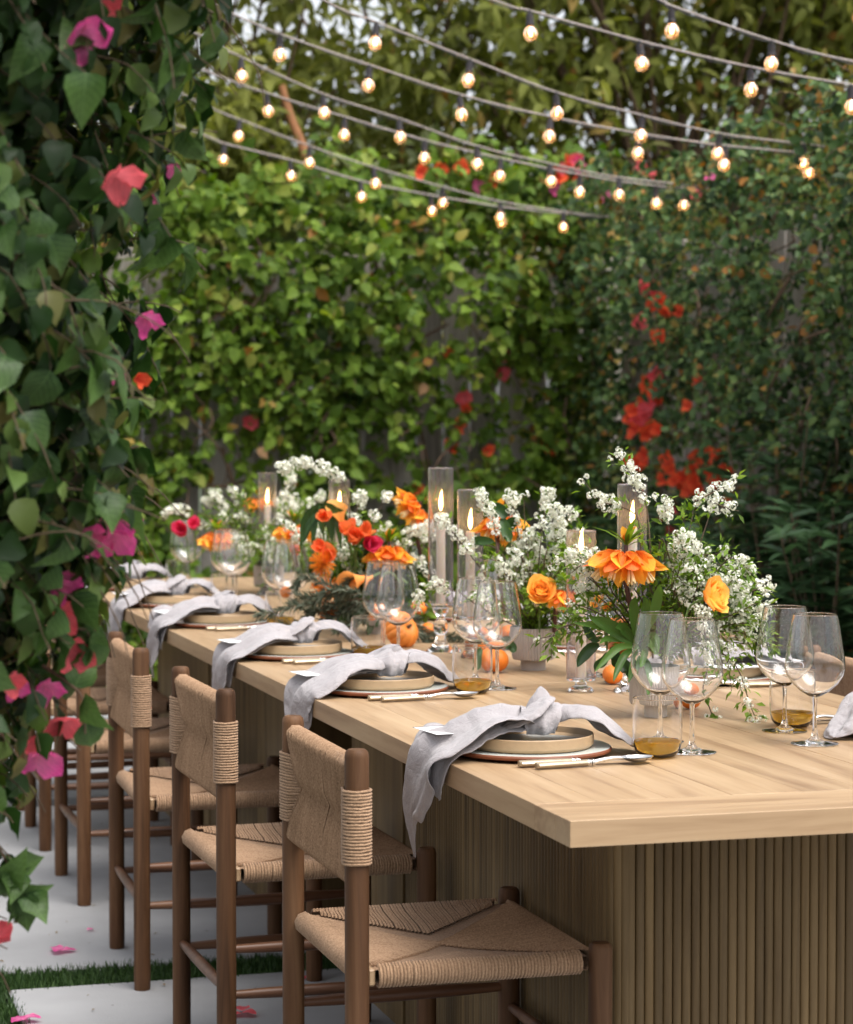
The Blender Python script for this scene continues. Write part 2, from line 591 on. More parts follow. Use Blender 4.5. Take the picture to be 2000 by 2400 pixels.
M['paper'] = plain('card_paper', (.78, .78, .78), .8)
M['ink'] = plain('ink', (.02, .02, .025), .7)
M['pot'] = plain('ribbed_ceramic', (.47, .42, .385), .6, .08, 50, .15, 250)
M['bark'] = plain('bark', (.11, .068, .042), .9, .35, 30, .8, 60)
M['twig'] = plain('twig', (.085, .055, .03), .8, .3, 60)
M['stem_green'] = plain('green_stem', (.09, .16, .035), .5, .2, 40)
M['stem_plum'] = plain('plum_stem', (.085, .028, .022), .45, .25, 40)
M['hedge_leaf'] = leafy('hedge_leaf', [(0, (.0228, .0475, .0076)), (.25, (.0523, .0998, .0123)), (.55, (.0998, .1711, .0190)), (.82, (.1758, .2614, .0361)), (.94, (.2281, .2566, .0475)), (1, (.3041, .1331, .0380))], .55, .30, .18)
M['right_leaf'] = leafy('ivy_leaf', [(0, (.0175, .0350, .0112)), (.4, (.0400, .0825, .0250)), (.75, (.0775, .1400, .0475)), (.93, (.1438, .2188, .0625)), (1, (.3500, .1500, .0375))], .48, .2, .22)
M['lance_leaf'] = leafy('oleander_leaf', [(0, (.0240, .0520, .0224)), (.6, (.0440, .0880, .0360)), (1, (.0640, .1200, .0480))], .35, .2)
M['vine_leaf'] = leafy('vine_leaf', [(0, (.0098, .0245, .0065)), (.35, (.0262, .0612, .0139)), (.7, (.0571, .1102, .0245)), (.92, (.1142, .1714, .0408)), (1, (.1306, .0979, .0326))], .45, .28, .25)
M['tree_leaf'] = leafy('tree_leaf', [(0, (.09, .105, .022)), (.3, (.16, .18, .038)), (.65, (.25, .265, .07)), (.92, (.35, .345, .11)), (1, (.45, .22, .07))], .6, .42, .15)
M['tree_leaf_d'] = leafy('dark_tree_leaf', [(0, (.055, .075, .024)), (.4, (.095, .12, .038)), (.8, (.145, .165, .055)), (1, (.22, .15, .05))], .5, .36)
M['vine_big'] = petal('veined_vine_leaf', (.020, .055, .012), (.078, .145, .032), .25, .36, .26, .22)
M['grass'] = leafy('grass_blade', [(0, (.02, .045, .012)), (.5, (.035, .075, .018)), (1, (.06, .11, .03))], .6, .2)
M['petal_white'] = leafy('spirea_petal', [(0, (.62, .64, .52)), (.5, (.80, .80, .72)), (1, (.86, .85, .78))], .6, .25, .2)
M['sprig'] = leafy('sprig_leaf', [(0, (.06, .11, .015)), (.5, (.13, .22, .03)), (1, (.23, .34, .055))], .55, .35, .2)
M['tulip_leaf'] = leafy('broad_leaf', [(0, (.05, .115, .02)), (.5, (.08, .17, .03)), (1, (.12, .23, .045))], .4, .3)
M['citrus_leaf'] = leafy('citrus_leaf', [(0, (.022, .055, .014)), (1, (.045, .10, .022))], .3, .15)
M['frond'] = leafy('grey_frond', [(0, (.05, .065, .04)), (.5, (.09, .11, .07)), (1, (.15, .16, .11))], .6, .2)
M['frit_petal'] = petal('orange_petal', (.74, .17, .02), (.92, .46, .05), .16)
M['frit_top'] = petal('red_orange_petal', (.84, .34, .06), (.78, .17, .045), .16)
M['cream'] = plain('cream_stamen', (.78, .62, .32), .6)
M['ran_petal'] = petal('apricot_petal', (.88, .36, .025), (.96, .58, .13), .12)
M['coral_petal'] = petal('coral_petal', (.88, .40, .10), (.82, .20, .07), .18)
M['hot_petal'] = petal('hot_pink_petal', (.60, .03, .07), (.76, .06, .16), .25)
M['pincushion'] = leafy('pincushion_thread', [(0, (.70, .20, .02)), (1, (.85, .36, .03))], .5, .2)
M['bract_pink'] = petal('pink_bract', (.80, .28, .46), (.68, .07, .28), .22, .7, .45, .35)
M['bract_coral'] = petal('coral_bract', (.78, .17, .20), (.74, .10, .12), .22, .7, .45, .35)
M['bract_red'] = petal('red_bract', (.62, .04, .025), (.84, .12, .04), .2, .65, .4, .2)
M['orange'] = plain('orange_peel', (.80, .20, .012), .38, .06, 30, .35, 420)
M['pumpkin'] = plain('pumpkin_skin', (.70, .22, .03), .5, .25, 14, .2, 120)

# ================================================================== THE SETTING
# ------------------------------------------------------------------ ground, paving slabs, turf joints
b = MB(); b.grid(np.array([[(-150, -150, -.03), (-150, 150, -.03)], [(150, -150, -.03), (150, 150, -.03)]])[:, ::-1])
ground = b.build('ground', M['soil'], smooth=False)
ground['kind'] = 'structure'
pavement = empty('pavement')
pavement['kind'] = 'structure'
slab_x = [(-2.9, -.72), (-.535, 1.5), (1.68, 3.7)]
slab_y = [(-5.1, -3.2), (-3.02, -1.33), (-1.15, .52), (.70, 2.36), (2.545, 5.0), (5.18, 7.3), (7.48, 9.2)]
for (x0, x1) in slab_x:
    for (y0, y1) in slab_y:
        b = MB(); b.cbox(x0, x1, y0, y1, -.06, 0.0, .006)
        b.build('paving_slab', M['concrete'], pavement, smooth=False)
# turf between the slabs: every blade is a small bent leaf
gp = []
for (y0, y1) in ((2.36, 2.545), (.52, .70)):
    n = 11000 if y0 > 2 else 2500
    gp.append(np.c_[RNG.uniform(-.75, 1.2, n), RNG.uniform(y0 - .012, y1 + .012, n), np.full(n, -.03)])
n = 7000
gp.append(np.c_[RNG.uniform(-.72, -.527, n), RNG.uniform(1.2, 3.4, n), np.full(n, -.03)])
gp = np.vstack(gp)
n = len(gp)
ax = np.c_[RNG.normal(0, .35, n), RNG.normal(0, .35, n), np.ones(n)]
cloud('grass', L_SMALL, gp, ax, RNG.normal(0, 1, (n, 3)), RNG.uniform(.030, .046, n), M['grass'], RNG.random(n), None, .35)
bpy.data.objects['grass']['label'] = 'short dark green turf in the joints between slabs'
bpy.data.objects['grass']['category'] = 'grass'

lt = 70
lp_ = np.c_[RNG.uniform(-.55, .2, lt), RNG.uniform(1.6, 5.2, lt), np.full(lt, .0035)]
cloud('leaf_litter', L_SMALL, lp_, np.c_[RNG.normal(0, 1, (lt, 2)), RNG.normal(0, .1, lt)], np.c_[RNG.normal(0, .2, (lt, 2)), np.ones(lt)], RNG.uniform(.006, .02, lt), plain('litter', (.16, .11, .06), .9, .3, 40), RNG.random(lt))
tag(bpy.data.objects['leaf_litter'], 'crumbs of dry leaf scattered on the paving slabs', 'leaf litter')

# ------------------------------------------------------------------ board fences
def fence(name, label, p0, p1, zt, sgn=1):
    p0, p1 = np.array(p0, float), np.array(p1, float)
    L = np.linalg.norm(p1 - p0); ang = math.atan2(p1[1] - p0[1], p1[0] - p0[0])
    root = empty(name, (p0[0], p0[1], 0), ang)
    tag(root, label, 'fence')
    bm_ = MB(); bm_.cbox(-.066, .066, -.011, .011, -.03, zt, .003)
    me = bm_.mesh('board', M['fence'], False)
    for i in range(int(L / .142)):
        inst('board', me, root, (.07 + i * .142, RNG.normal(0, .004), RNG.uniform(-.02, .02)), (0, RNG.normal(0, .004), RNG.normal(0, .02)))
    for z in (.35, 1.1, zt - .2):
        r_ = MB(); r_.cbox(0, L, min(sgn * .0125, sgn * .055), max(sgn * .0125, sgn * .055), z, z + .09, .003)
        r_.build('rail', M['fence'], root, False)
    return root
fence('board_fence', 'weathered grey board fence behind the leafy back hedge', (3.32, 8.42), (-2.4, 8.42), 2.2, -1)
fence('board_fence', 'weathered grey board fence behind the dark hedge beside the table', (3.26, 8.30), (3.26, 1.2), 2.2)

# ------------------------------------------------------------------ foliage made of leafy shoots
def field(seed, n=6, f0=1.2, f1=5.0):
    r = np.random.default_rng(seed)
    k = r.normal(0, 1, (n, 2)); k /= np.linalg.norm(k, axis=1)[:, None]
    k *= r.uniform(f0, f1, n)[:, None]
    ph = r.uniform(0, 6.28, n)
    return lambda a, b: sum(np.sin(k[i, 0] * a + k[i, 1] * b + ph[i]) for i in range(n)) / math.sqrt(n)

def shoots(P0, D, L, nl, rng, droop=.35, spread=.9, normal_bias=(0, 0, 1), nb=.6):
    """Leaf positions and frames along curved shoots; P0, D start and heading of each shoot."""
    pos, axs, nrm, rn, lines = [], [], [], [], []
    for p, d, l in zip(P0, D, L):
        d = unit(d)
        q = p.copy()
        m = max(4, int(nl * l / .3))
        tone = rng.random() * .5
        side = unit(np.cross(d, rng.normal(0, 1, 3)))
        line = [p.copy()]
        for i in range(m):
            q = q + d * (l / m)
            d = unit(d + np.array([0, 0, -droop / m]) + rng.normal(0, .10, 3))
            line.append(q.copy())
            side = unit(np.cross(d, side) + rng.normal(0, .3, 3))
            a = unit(d * .45 + side * spread + np.array([0, 0, -.25]))
            pos.append(q.copy()); axs.append(a)
            nrm.append(np.array(normal_bias) * nb + rng.normal(0, .5, 3) + np.array([0, 0, .35]))
            rn.append((tone + rng.random() * .45) % 1)
        lines.append(np.array(line))
    return np.array(pos), np.array(axs), np.array(nrm), np.array(rn), lines

def split_parts(name, tmpl, unit_me, pos, axs, nrm, size, rn, mat, parent, score, k=300):
    """The k best-seen leaves become parts of their own, the rest one stuff part."""
    idx = np.argsort(-score)
    big, rest = idx[:k], idx[k:]
    for i in big:
        place_leaf('leaf', unit_me, parent, pos[i], axs[i], nrm[i], size[i])
    cloud(name, tmpl, pos[rest], axs[rest], nrm[rest], size[rest], mat, rn[rest], parent)

def bract_mesh(name, mat):
    tv, tt = leaf_template([.15, .4, .65, .88], [.28, .46, .42, .18], .28, -.18, .10)
    return tri_mesh(name, tv, tt, mat)
BR = {k: bract_mesh('bract', M['bract_' + k]) for k in ('pink', 'coral', 'red')}

def blossom(parent, pos, face, kind, size, rng, n=3):
    """Bougainvillea: three papery bracts standing round a common foot."""
    e = bpy.data.objects.new('blossom', None)
    e.empty_display_size = .02
    link(e, parent)
    e.location = pos
    f = unit(face)
    u = unit(np.cross(f, rng.normal(0, 1, 3))); v = np.cross(f, u)
    a0 = rng.random() * 6.28
    for i in range(n):
        a = a0 + i * 2 * math.pi / n + rng.normal(0, .12)
        o_ = math.cos(a) * u + math.sin(a) * v
        place_leaf('bract', BR[kind], e, (0, 0, 0), f * rng.uniform(.35, .9) + o_ * rng.uniform(.8, 1.1), f * .9 - o_ * .5, size * rng.uniform(.85, 1.1))
    return e

def stem_part(parent, pts, r0, r1, n=14, name='stem'):
    q = catmull(pts, n)
    b_ = MB(); b_.tube(q, np.linspace(r0, r1, n), 6)
    return b_.build(name, M['bark'], parent)

# ------------------------------------------------------------------ back hedge
rng = np.random.default_rng(3)
back = empty('climbing_hedge', (.5, 8.25, 0))
tag(back, 'bright green bougainvillea hedge climbing the fence beyond the far table end', 'hedge')
fb, fd, fg = field(1, 6, 1.5, 6), field(2, 6, 2, 7), field(5, 5, 3, 9)
P0, D, L = [], [], []
while len(P0) < 3000:
    x, z = rng.uniform(-1.5, 3.05), rng.uniform(.02, 2.62)
    top = 2.36 + .10 * fb(x * 2, 0) + .06 * math.sin(x * 9)
    if z > top + .15:
        continue
    # holes that show the boards: low down and in the middle of the hedge
    hole = 0
    for hx, hz, hw, hh in ((.95, 1.02, .42, .40), (2.05, 1.40, .36, .30), (2.25, .95, .30, .35), (1.55, .75, .5, .25), (.75, .72, .35, .3), (2.75, 1.0, .15, .8)):
        hole += math.exp(-((x - hx) / hw) ** 2 - ((z - hz) / hh) ** 2)
    dens = .95 + .50 * fd(x * 1.3, z * 1.3) - .52 * hole
    if rng.random() > dens:
        continue
    bulge = .10 + .12 * max(0, fb(x, z)) + (.14 if z > 1.9 else 0) * rng.random()
    P0.append(np.array([x, 8.32 - bulge * rng.random() ** .6 * 1.4, z]) - [.5, 8.25, 0])
    D.append([rng.normal(0, .6), -rng.uniform(.2, 1), rng.normal(.15 if z < 2.2 else .7, .5)])
    L.append(rng.uniform(.14, .34))
pos, axs, nrm, rn, lines = shoots(P0, D, L, 13, rng, .8, .9, (0, -1, .4), .9)
size = rng.uniform(.03, .085, len(pos)) * rng.choice([.8, 1.0, 1.15], len(pos))
hl = leaf_unit('leaf', L_OVATE, M['hedge_leaf'])
score = size * (1 - .5 * (pos[:, 1] + .3)) * (pos[:, 0] < 2.3) * (pos[:, 0] > -.4)
split_parts('foliage', L_OVATE, hl, pos, axs, nrm, size, rn, M['hedge_leaf'], back, score)
tw = MB()
for ln in lines[::3]:
    tw.tube(ln[::2], np.linspace(.0035, .0015, len(ln[::2])), 4, False)
t_ = tw.build('twigs', M['bark'], back); t_['kind'] = 'stuff'
def bp_(x, y, Y=8.22):        # photograph pixel -> point on the hedge face, in hedge coordinates
    r = FW + RT * (x - 1000) / FPX + UP * (1200 - y) / FPX
    p = CAM + r * ((Y - CAM[1]) / r[1])
    return p - np.array([.5, 8.25, 0])
for pts in ([(912, 560), (925, 700), (940, 800), (965, 900), (985, 1000), (1010, 1110)],
            [(1185, 520), (1205, 580), (1210, 650)], [(1345, 760), (1310, 850), (1290, 940), (1270, 1020), (1240, 1140)],
            [(1375, 820), (1360, 900), (1380, 990), (1370, 1080)], [(1420, 980), (1405, 1060), (1380, 1200), (1300, 1220)],
            [(930, 800), (990, 790), (1050, 760)], [(880, 600), (890, 690), (905, 780)], [(1225, 740), (1240, 770), (1250, 800)],
            [(520, 1050), (545, 1130), (555, 1220), (550, 1300)], [(450, 1130), (520, 1140), (600, 1120)]):
    stem_part(back, [bp_(x, y, 8.22 + .03 * math.sin(x)) for x, y in pts], .012, .007)
for i in range(34):                                          # tangle of thin vine stems over the face
    x, y = rng.uniform(380, 1400), rng.uniform(520, 1150)
    dx, dy = rng.normal(0, 45), rng.uniform(60, 190)
    stem_part(back, [bp_(x, y, 8.06), bp_(x + dx * .4 + rng.normal(0, 14), y + dy * .35, 8.03), bp_(x + dx * .8 + rng.normal(0, 14), y + dy * .7, 8.10), bp_(x + dx, y + dy, 8.16)], rng.uniform(.004, .009), .003)
for (x, y, k, s) in ((1025, 395, 'red', .06), (985, 400, 'red', .06), (1080, 400, 'red', .07), (1120, 440, 'pink', .06), (1150, 420, 'red', .06), (1330, 385, 'red', .07),
                     (1355, 395, 'pink', .07), (1300, 420, 'red', .07), (1380, 400, 'red', .06), (1290, 440, 'pink', .06), (1500, 395, 'coral', .06), (1525, 410, 'coral', .05),
                     (1430, 475, 'pink', .08), (1450, 465, 'coral', .06), (1245, 525, 'pink', .06), (1280, 552, 'coral', .085), (1215, 555, 'coral', .06), (1262, 556, 'coral', .05),
                     (1665, 420, 'pink', .06), (1625, 455, 'coral', .06), (1140, 645, 'red', .06), (930, 730, 'red', .06), (1052, 836, 'red', .06), (1170, 848, 'coral', .07), (1172, 878, 'coral', .07),
                     (1087, 930, 'coral', .07), (1090, 960, 'red', .05), (1065, 1000, 'red', .07), (1052, 1055, 'red', .07), (1143, 1058, 'red', .05), (1282, 1042, 'red', .08), (1295, 1050, 'red', .06),
                     (586, 995, 'coral', .07), (597, 612, 'coral', .05), (970, 1145, 'red', .06), (1340, 375, 'coral', .06), (1365, 420, 'red', .07), (1310, 395, 'coral', .06)):
    blossom(back, bp_(x, y, 8.02 if y < 480 else 8.12), (rng.normal(0, .4), -1, rng.normal(.2, .3)), k, s, rng)
DRY = leaf_unit('leaf', L_OVATE, plain('dry_leaf', (.42, .24, .12), .8, .2, 30))
for (x, y) in ((720, 790), (735, 780), (605, 1050), (700, 720), (730, 660), (930, 760), (950, 790), (775, 870), (1000, 900)):     # withered leaves
    place_leaf('leaf', DRY, back, bp_(x, y, 8.05), (rng.normal(), -.3, -.8), (0, -1, .3), .07)

# ------------------------------------------------------------------ right hedge (runs from the corner towards the camera)
rng = np.random.default_rng(4)
right = empty('ivy_hedge', (3.0, 5.5, 0))
tag(right, 'dark small-leaved hedge with red blossom along the side fence', 'hedge')
P0, D, L = [], [], []
f1, f2 = field(8, 6, 1.5, 6), field(9, 6, 2.5, 8)
while len(P0) < 3500:
    y, z = rng.uniform(2.6, 8.25), rng.uniform(.02, 2.75)
    top = 2.34 + .08 * f1(y * 2, 0) + .16 * math.exp(-((y - 5.0) / .7) ** 2)
    if z > top + .1:
        continue
    hole = math.exp(-((y - 7.4) / .35) ** 2 - ((z - 1.15) / .5) ** 2) + math.exp(-((y - 6.7) / .3) ** 2 - ((z - 1.3) / .4) ** 2)
    if rng.random() > 1.0 + .3 * f2(y, z) - .8 * hole:
        continue
    bulge = .16 + .14 * max(0, f1(y, z)) + (.12 if z > 2.0 else 0)
    P0.append(np.array([3.2 - bulge * (.15 + rng.random() ** .5), y, z]) - [3.0, 5.5, 0])
    D.append([-rng.uniform(.2, 1), rng.normal(0, .6), rng.normal(.1 if z < 2.2 else .6, .5)])
    L.append(rng.uniform(.12, .32))
pos, axs, nrm, rn, lines = shoots(P0, D, L, 15, rng, .9, .9, (-1, -.3, .4), .9)
size = rng.uniform(.022, .056, len(pos))
rl = leaf_unit('leaf', L_OVATE, M['right_leaf'])
score = size * (1 - .7 * pos[:, 0]) * (pos[:, 1] > -.6) * (pos[:, 2] > .9)
split_parts('foliage', L_OVATE, rl, pos, axs, nrm, size, rn, M['right_leaf'], right, score)
tw = MB()
for ln in lines[::3]:
    tw.tube(ln[::2], np.linspace(.0035, .0015, len(ln[::2])), 4, False)
t_ = tw.build('twigs', M['bark'], right); t_['kind'] = 'stuff'
def rp_(x, y, X=2.93):
    r = FW + RT * (x - 1000) / FPX + UP * (1200 - y) / FPX
    p = CAM + r * ((X - CAM[0]) / r[0])
    return p - np.array([3.0, 5.5, 0])
for pts in ([(1800, 540), (1770, 600), (1745, 640)], [(1640, 760), (1655, 770), (1615, 800)], [(1640, 870), (1660, 930), (1680, 940), (1720, 880)],
            [(1900, 790), (1905, 840), (1920, 870)], [(1560, 820), (1550, 950), (1560, 1080), (1540, 1200)], [(1700, 760), (1720, 770), (1770, 760)],
            [(1620, 640), (1640, 740), (1630, 860), (1650, 980)]):
    stem_part(right, [rp_(x, y, 2.95) for x, y in pts], .011, .006)
for i in range(30):
    x, y = rng.uniform(1480, 1960), rng.uniform(480, 1050)
    dx, dy = rng.normal(0, 50), rng.uniform(40, 170)
    stem_part(right, [rp_(x, y, 2.86), rp_(x + dx * .5 + rng.normal(0, 14), y + dy * .4, 2.82), rp_(x + dx, y + dy, 2.9)], rng.uniform(.004, .009), .003)
for (x, y, k, s, n_) in ((1520, 670, 'coral', .085, 2), (1510, 745, 'coral', .075, 1), (1550, 715, 'red', .07, 2), (1575, 725, 'red', .06, 2), (1595, 735, 'red', .06, 1), (1535, 785, 'red', .07, 1), (1548, 800, 'red', .06, 1),
                         (1550, 890, 'coral', .07, 2), (1530, 905, 'red', .06, 2), (1545, 930, 'red', .07, 2), (1510, 950, 'red', .07, 3), (1520, 970, 'coral', .07, 3), (1500, 985, 'coral', .07, 2), (1490, 975, 'red', .06, 2), (1535, 990, 'red', .07, 3),
                         (1475, 985, 'red', .05, 1), (1480, 1025, 'red', .05, 1), (1540, 1005, 'red', .06, 2), (1510, 1000, 'red', .06, 2), (1620, 965, 'red', .05, 1), (1632, 890, 'red', .05, 1),
                         (1505, 1075, 'red', .06, 3), (1495, 1085, 'red', .06, 2), (1565, 1085, 'red', .06, 2), (1560, 1130, 'red', .06, 2), (1580, 1110, 'red', .05, 2),
                         (1645, 1070, 'red', .06, 2), (1640, 1085, 'red', .06, 2), (1620, 1115, 'red', .07, 3), (1635, 1150, 'red', .06, 2), (1625, 1140, 'red', .06, 2), (1690, 1080, 'red', .06, 2), (1680, 1100, 'red', .06, 2), (1700, 1110, 'red', .05, 2), (1690, 1130, 'red', .06, 1), (1660, 1110, 'red', .05, 1),
                         (1580, 1190, 'coral', .06, 2), (1585, 1220, 'coral', .06, 2), (1575, 1235, 'coral', .06, 1), (1720, 1165, 'red', .06, 1), (1615, 1155, 'red', .06, 1)):
    for q in range(n_):
        blossom(right, rp_(x + rng.normal(0, 9), y + rng.normal(0, 9), 2.80 + rng.normal(0, .03)), (-1, -.7, rng.normal(.2, .3)), k, s * .85, rng)

# shrubs with long leaves standing in front of the right hedge
def shrub(x, y, ztop, n, label):
    root = empty('leafy_shrub', (x, y, 0))
    tag(root, label, 'shrub', 'long-leaved shrubs at the foot of the side hedge')
    st = MB(); pos, axs, nrm, rn = [], [], [], []
    for i in range(n):
        a = rng.uniform(0, 6.28); lean = rng.uniform(.05, .32); h = ztop * rng.uniform(.6, 1.0)
        q = catmull([(0, 0, 0), (math.cos(a) * lean * .4, math.sin(a) * lean * .4, h * .5), (math.cos(a) * lean, math.sin(a) * lean, h)], 16)
        st.tube(q, np.linspace(.008, .003, 16), 5, False)
        for k in range(2, 16):
            for s in range(4):
                b_ = rng.uniform(0, 6.28)
                pos.append(q[k]); axs.append([math.cos(b_), math.sin(b_), rng.uniform(.1, .8)]); nrm.append([0, 0, 1]); rn.append(rng.random())
    st.build('stems', M['twig'], root)['kind'] = 'stuff'
    n_ = len(pos)
    cloud('foliage', L_LANCE, np.array(pos), np.array(axs), np.array(nrm) + rng.normal(0, .3, (n_, 3)), rng.uniform(.10, .16, n_), M['lance_leaf'], np.array(rn), root)
for i, (X, Y, zt) in enumerate(((2.62, 4.55, 1.15), (2.72, 5.2, 1.35), (2.6, 5.75, .95), (2.74, 6.4, 1.0))):
    shrub(X, Y, zt, 15, 'dark long-leaved shrub at the foot of the small-leaved side hedge')

# ------------------------------------------------------------------ trees behind the fence
def tree(name, label, base, h, clumps, leaf, nleaf, seed, trunk_r=.09, size=(.09, .16)):
    rng = np.random.default_rng(seed)
    root = empty(name, (base[0], base[1], 0))
    tag(root, label, 'tree', 'trees behind the garden fence')
    tr = MB()
    top = np.array([rng.normal(0, .15), rng.normal(0, .15), h * .6])
    tk = catmull([(0, 0, -.05), top * .35 + [.06, 0, 0], top * .7 - [.04, 0, 0], top], 14)
    tr.tube(tk, np.linspace(trunk_r, trunk_r * .45, 14), 9)
    ps, ds, ls = [], [], []
    for (cx_, cy_, cz_, r) in clumps:
        c = np.array([cx_, cy_, cz_])
        s = tk[int(rng.integers(5, 13))]
        mid = (s + c) / 2 + rng.normal(0, .1, 3)
        tr.tube(catmull([s, mid, c], 9), np.linspace(trunk_r * .25, .006, 9), 6, False)
        k = int(nleaf * (r / .55) ** 2)
        for i in range(k):
            d = unit(rng.normal(0, 1, 3)); d[2] = d[2] * .8
            rad = r * rng.uniform(.25, 1.0) ** .5
            ps.append(c + d * rad * .75); ds.append(unit(d + rng.normal(0, .5, 3) + [0, 0, .15])); ls.append(rng.uniform(.25, .5))
    tr.build('trunk', M['bark'], root)
    pos, axs, nrm, rn, lines = shoots(ps, ds, ls, 7, rng, 1.0, .8, (0, -.4, .8), .8)
    cloud('crown', L_TREE, pos, axs, nrm, rng.uniform(size[0], size[1], len(pos)), M[leaf], rn, root)
    return root
def clumpset(seed, n, rx, ry, z0, z1, r0, r1, gaps=()):
    r = np.random.default_rng(seed); out = []
    while len(out) < n:
        c = (r.uniform(-rx, rx), r.uniform(-ry, ry), r.uniform(z0, z1), r.uniform(r0, r1))
        if any((c[0] - g[0]) ** 2 + (c[2] - g[2]) ** 2 < (g[3] + c[3] * .45) ** 2 for g in gaps):
            continue
        out.append(c)
    return out
# openings where the sky shows, as x offset, -, z, radius in each tree's own frame
tree('broadleaf_tree', 'olive green tree with drooping leaves beyond the back hedge, above the string light ends', (4.6, 10.6), 5.6, clumpset(21, 56, 1.7, .6, 2.2, 5.4, .4, .65, ((1.9, 0, 3.7, .25),)), 'tree_leaf', 34, 31)
tree('broadleaf_tree', 'pale olive tree with a slanting orange-brown stem beyond the back hedge', (1.55, 10.9), 5.4, clumpset(22, 48, 1.35, .6, 2.5, 5.0, .35, .55, ((1.3, 0, 4.2, .3),)), 'tree_leaf', 31, 32, .07)
tree('broadleaf_tree', 'dark green tree behind the gap of open sky', (3.1, 12.4), 5.8, clumpset(23, 40, 1.3, .6, 2.2, 5.6, .4, .6, ((-.3, 0, 4.6, .5),)), 'tree_leaf_d', 22, 33)
tree('broadleaf_tree', 'dark shaded tree half hidden by the pink-flowered vine', (-.2, 11.3), 5.2, clumpset(24, 32, 1.1, .5, 2.2, 5.0, .35, .55), 'tree_leaf_d', 28, 34)
tree('broadleaf_tree', 'tall olive tree behind the corner of both hedges', (6.6, 11.6), 6.2, clumpset(25, 44, 1.5, .6, 2.0, 5.9, .4, .7, ((-.4, 0, 3.9, .3),)), 'tree_leaf', 28, 35)
tree('broadleaf_tree', 'deep green low tree in the shade behind the back hedge blossom', (3.0, 10.0), 3.6, clumpset(26, 12, 1.0, .3, 2.1, 2.75, .3, .42), 'tree_leaf_d', 33, 36)
b = MB(); b.tube(catmull([px(660, 200, 13.4), px(680, 270, 13.4), px(712, 350, 13.4), px(735, 430, 13.4), px(760, 560, 13.4)], 14), np.linspace(.022, .035, 14), 8)
st = b.build('bare_stem', plain('orange_bark', (.30, .13, .055), .8, .25, 20)); tag(st, 'slanting orange-brown bare stem seen above the back hedge', 'branch')

# ------------------------------------------------------------------ post with the flowering vine in the left foreground
PX0, PY0 = -.99, -.12
b = MB(); b.cbox(-.06, .06, -.06, .06, 0, 2.9, .006)  # unseen post inside the vine, added as an occluder to darken the gaps
po = b.build('wooden_post', M['post'], None, False, loc=(PX0, PY0, 0)); tag(po, 'dark unseen timber post put into the pink-flowered vine to darken its gaps', 'post')
rng = np.random.default_rng(6)
vine = empty('bougainvillea_vine', (PX0, PY0, 0))
tag(vine, 'bougainvillea vine with pink and coral blossom hanging beside the chairs', 'vine')
def vr(z):
    return float(np.interp(z, [.45, .62, .75, .92, 1.1, 1.22, 1.45, 1.7, 1.9, 2.6], [.02, .12, .18, .225, .29, .345, .38, .405, .455, .47]))
P0, D, L = [], [], []
f1 = field(12, 6, 2, 7)
while len(P0) < 2600:
    z = rng.uniform(.55, 2.3)
    if rng.random() > vr(z) / .46:
        continue
    a = rng.uniform(0, 2 * math.pi)
    r = vr(z) * (.55 + .5 * rng.random() ** .5) * (1 + .13 * f1(a * 2, z * 4)) - .10
    r = max(.05, r)
    P0.append(np.array([r * math.cos(a), r * math.sin(a), z]))
    D.append([math.cos(a) + rng.normal(0, .5), math.sin(a) + rng.normal(0, .5), rng.normal(-.2, .5)])
    L.append(rng.uniform(.08, .20))
pos, axs, nrm, rn, lines = shoots(P0, D, L, 15, rng, 1.0, .8, (0, 0, .3), .5)
out = unit(np.c_[pos[:, :2], np.zeros(len(pos))])
nrm = out * .9 + nrm * .7
axs = unit(axs + np.array([0, 0, -.6]))
rr = np.linalg.norm(pos[:, :2], axis=1)
keep = rr < np.array([vr(z) * 1.10 for z in pos[:, 2]])
pos, axs, nrm, rn, rr = pos[keep], axs[keep], nrm[keep], rn[keep], rr[keep]
size = rng.uniform(.020, .050, len(pos))
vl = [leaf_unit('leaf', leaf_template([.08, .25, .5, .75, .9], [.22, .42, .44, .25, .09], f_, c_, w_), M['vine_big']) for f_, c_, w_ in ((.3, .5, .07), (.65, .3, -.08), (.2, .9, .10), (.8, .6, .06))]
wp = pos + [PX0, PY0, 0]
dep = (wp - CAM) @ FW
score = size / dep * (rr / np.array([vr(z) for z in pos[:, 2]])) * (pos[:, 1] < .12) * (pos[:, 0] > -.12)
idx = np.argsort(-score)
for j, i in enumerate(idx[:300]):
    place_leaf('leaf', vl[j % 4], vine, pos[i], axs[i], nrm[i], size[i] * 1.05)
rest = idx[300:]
cloud('foliage', L_BROAD, pos[rest], axs[rest], nrm[rest], size[rest], M['vine_leaf'], rn[rest], vine)
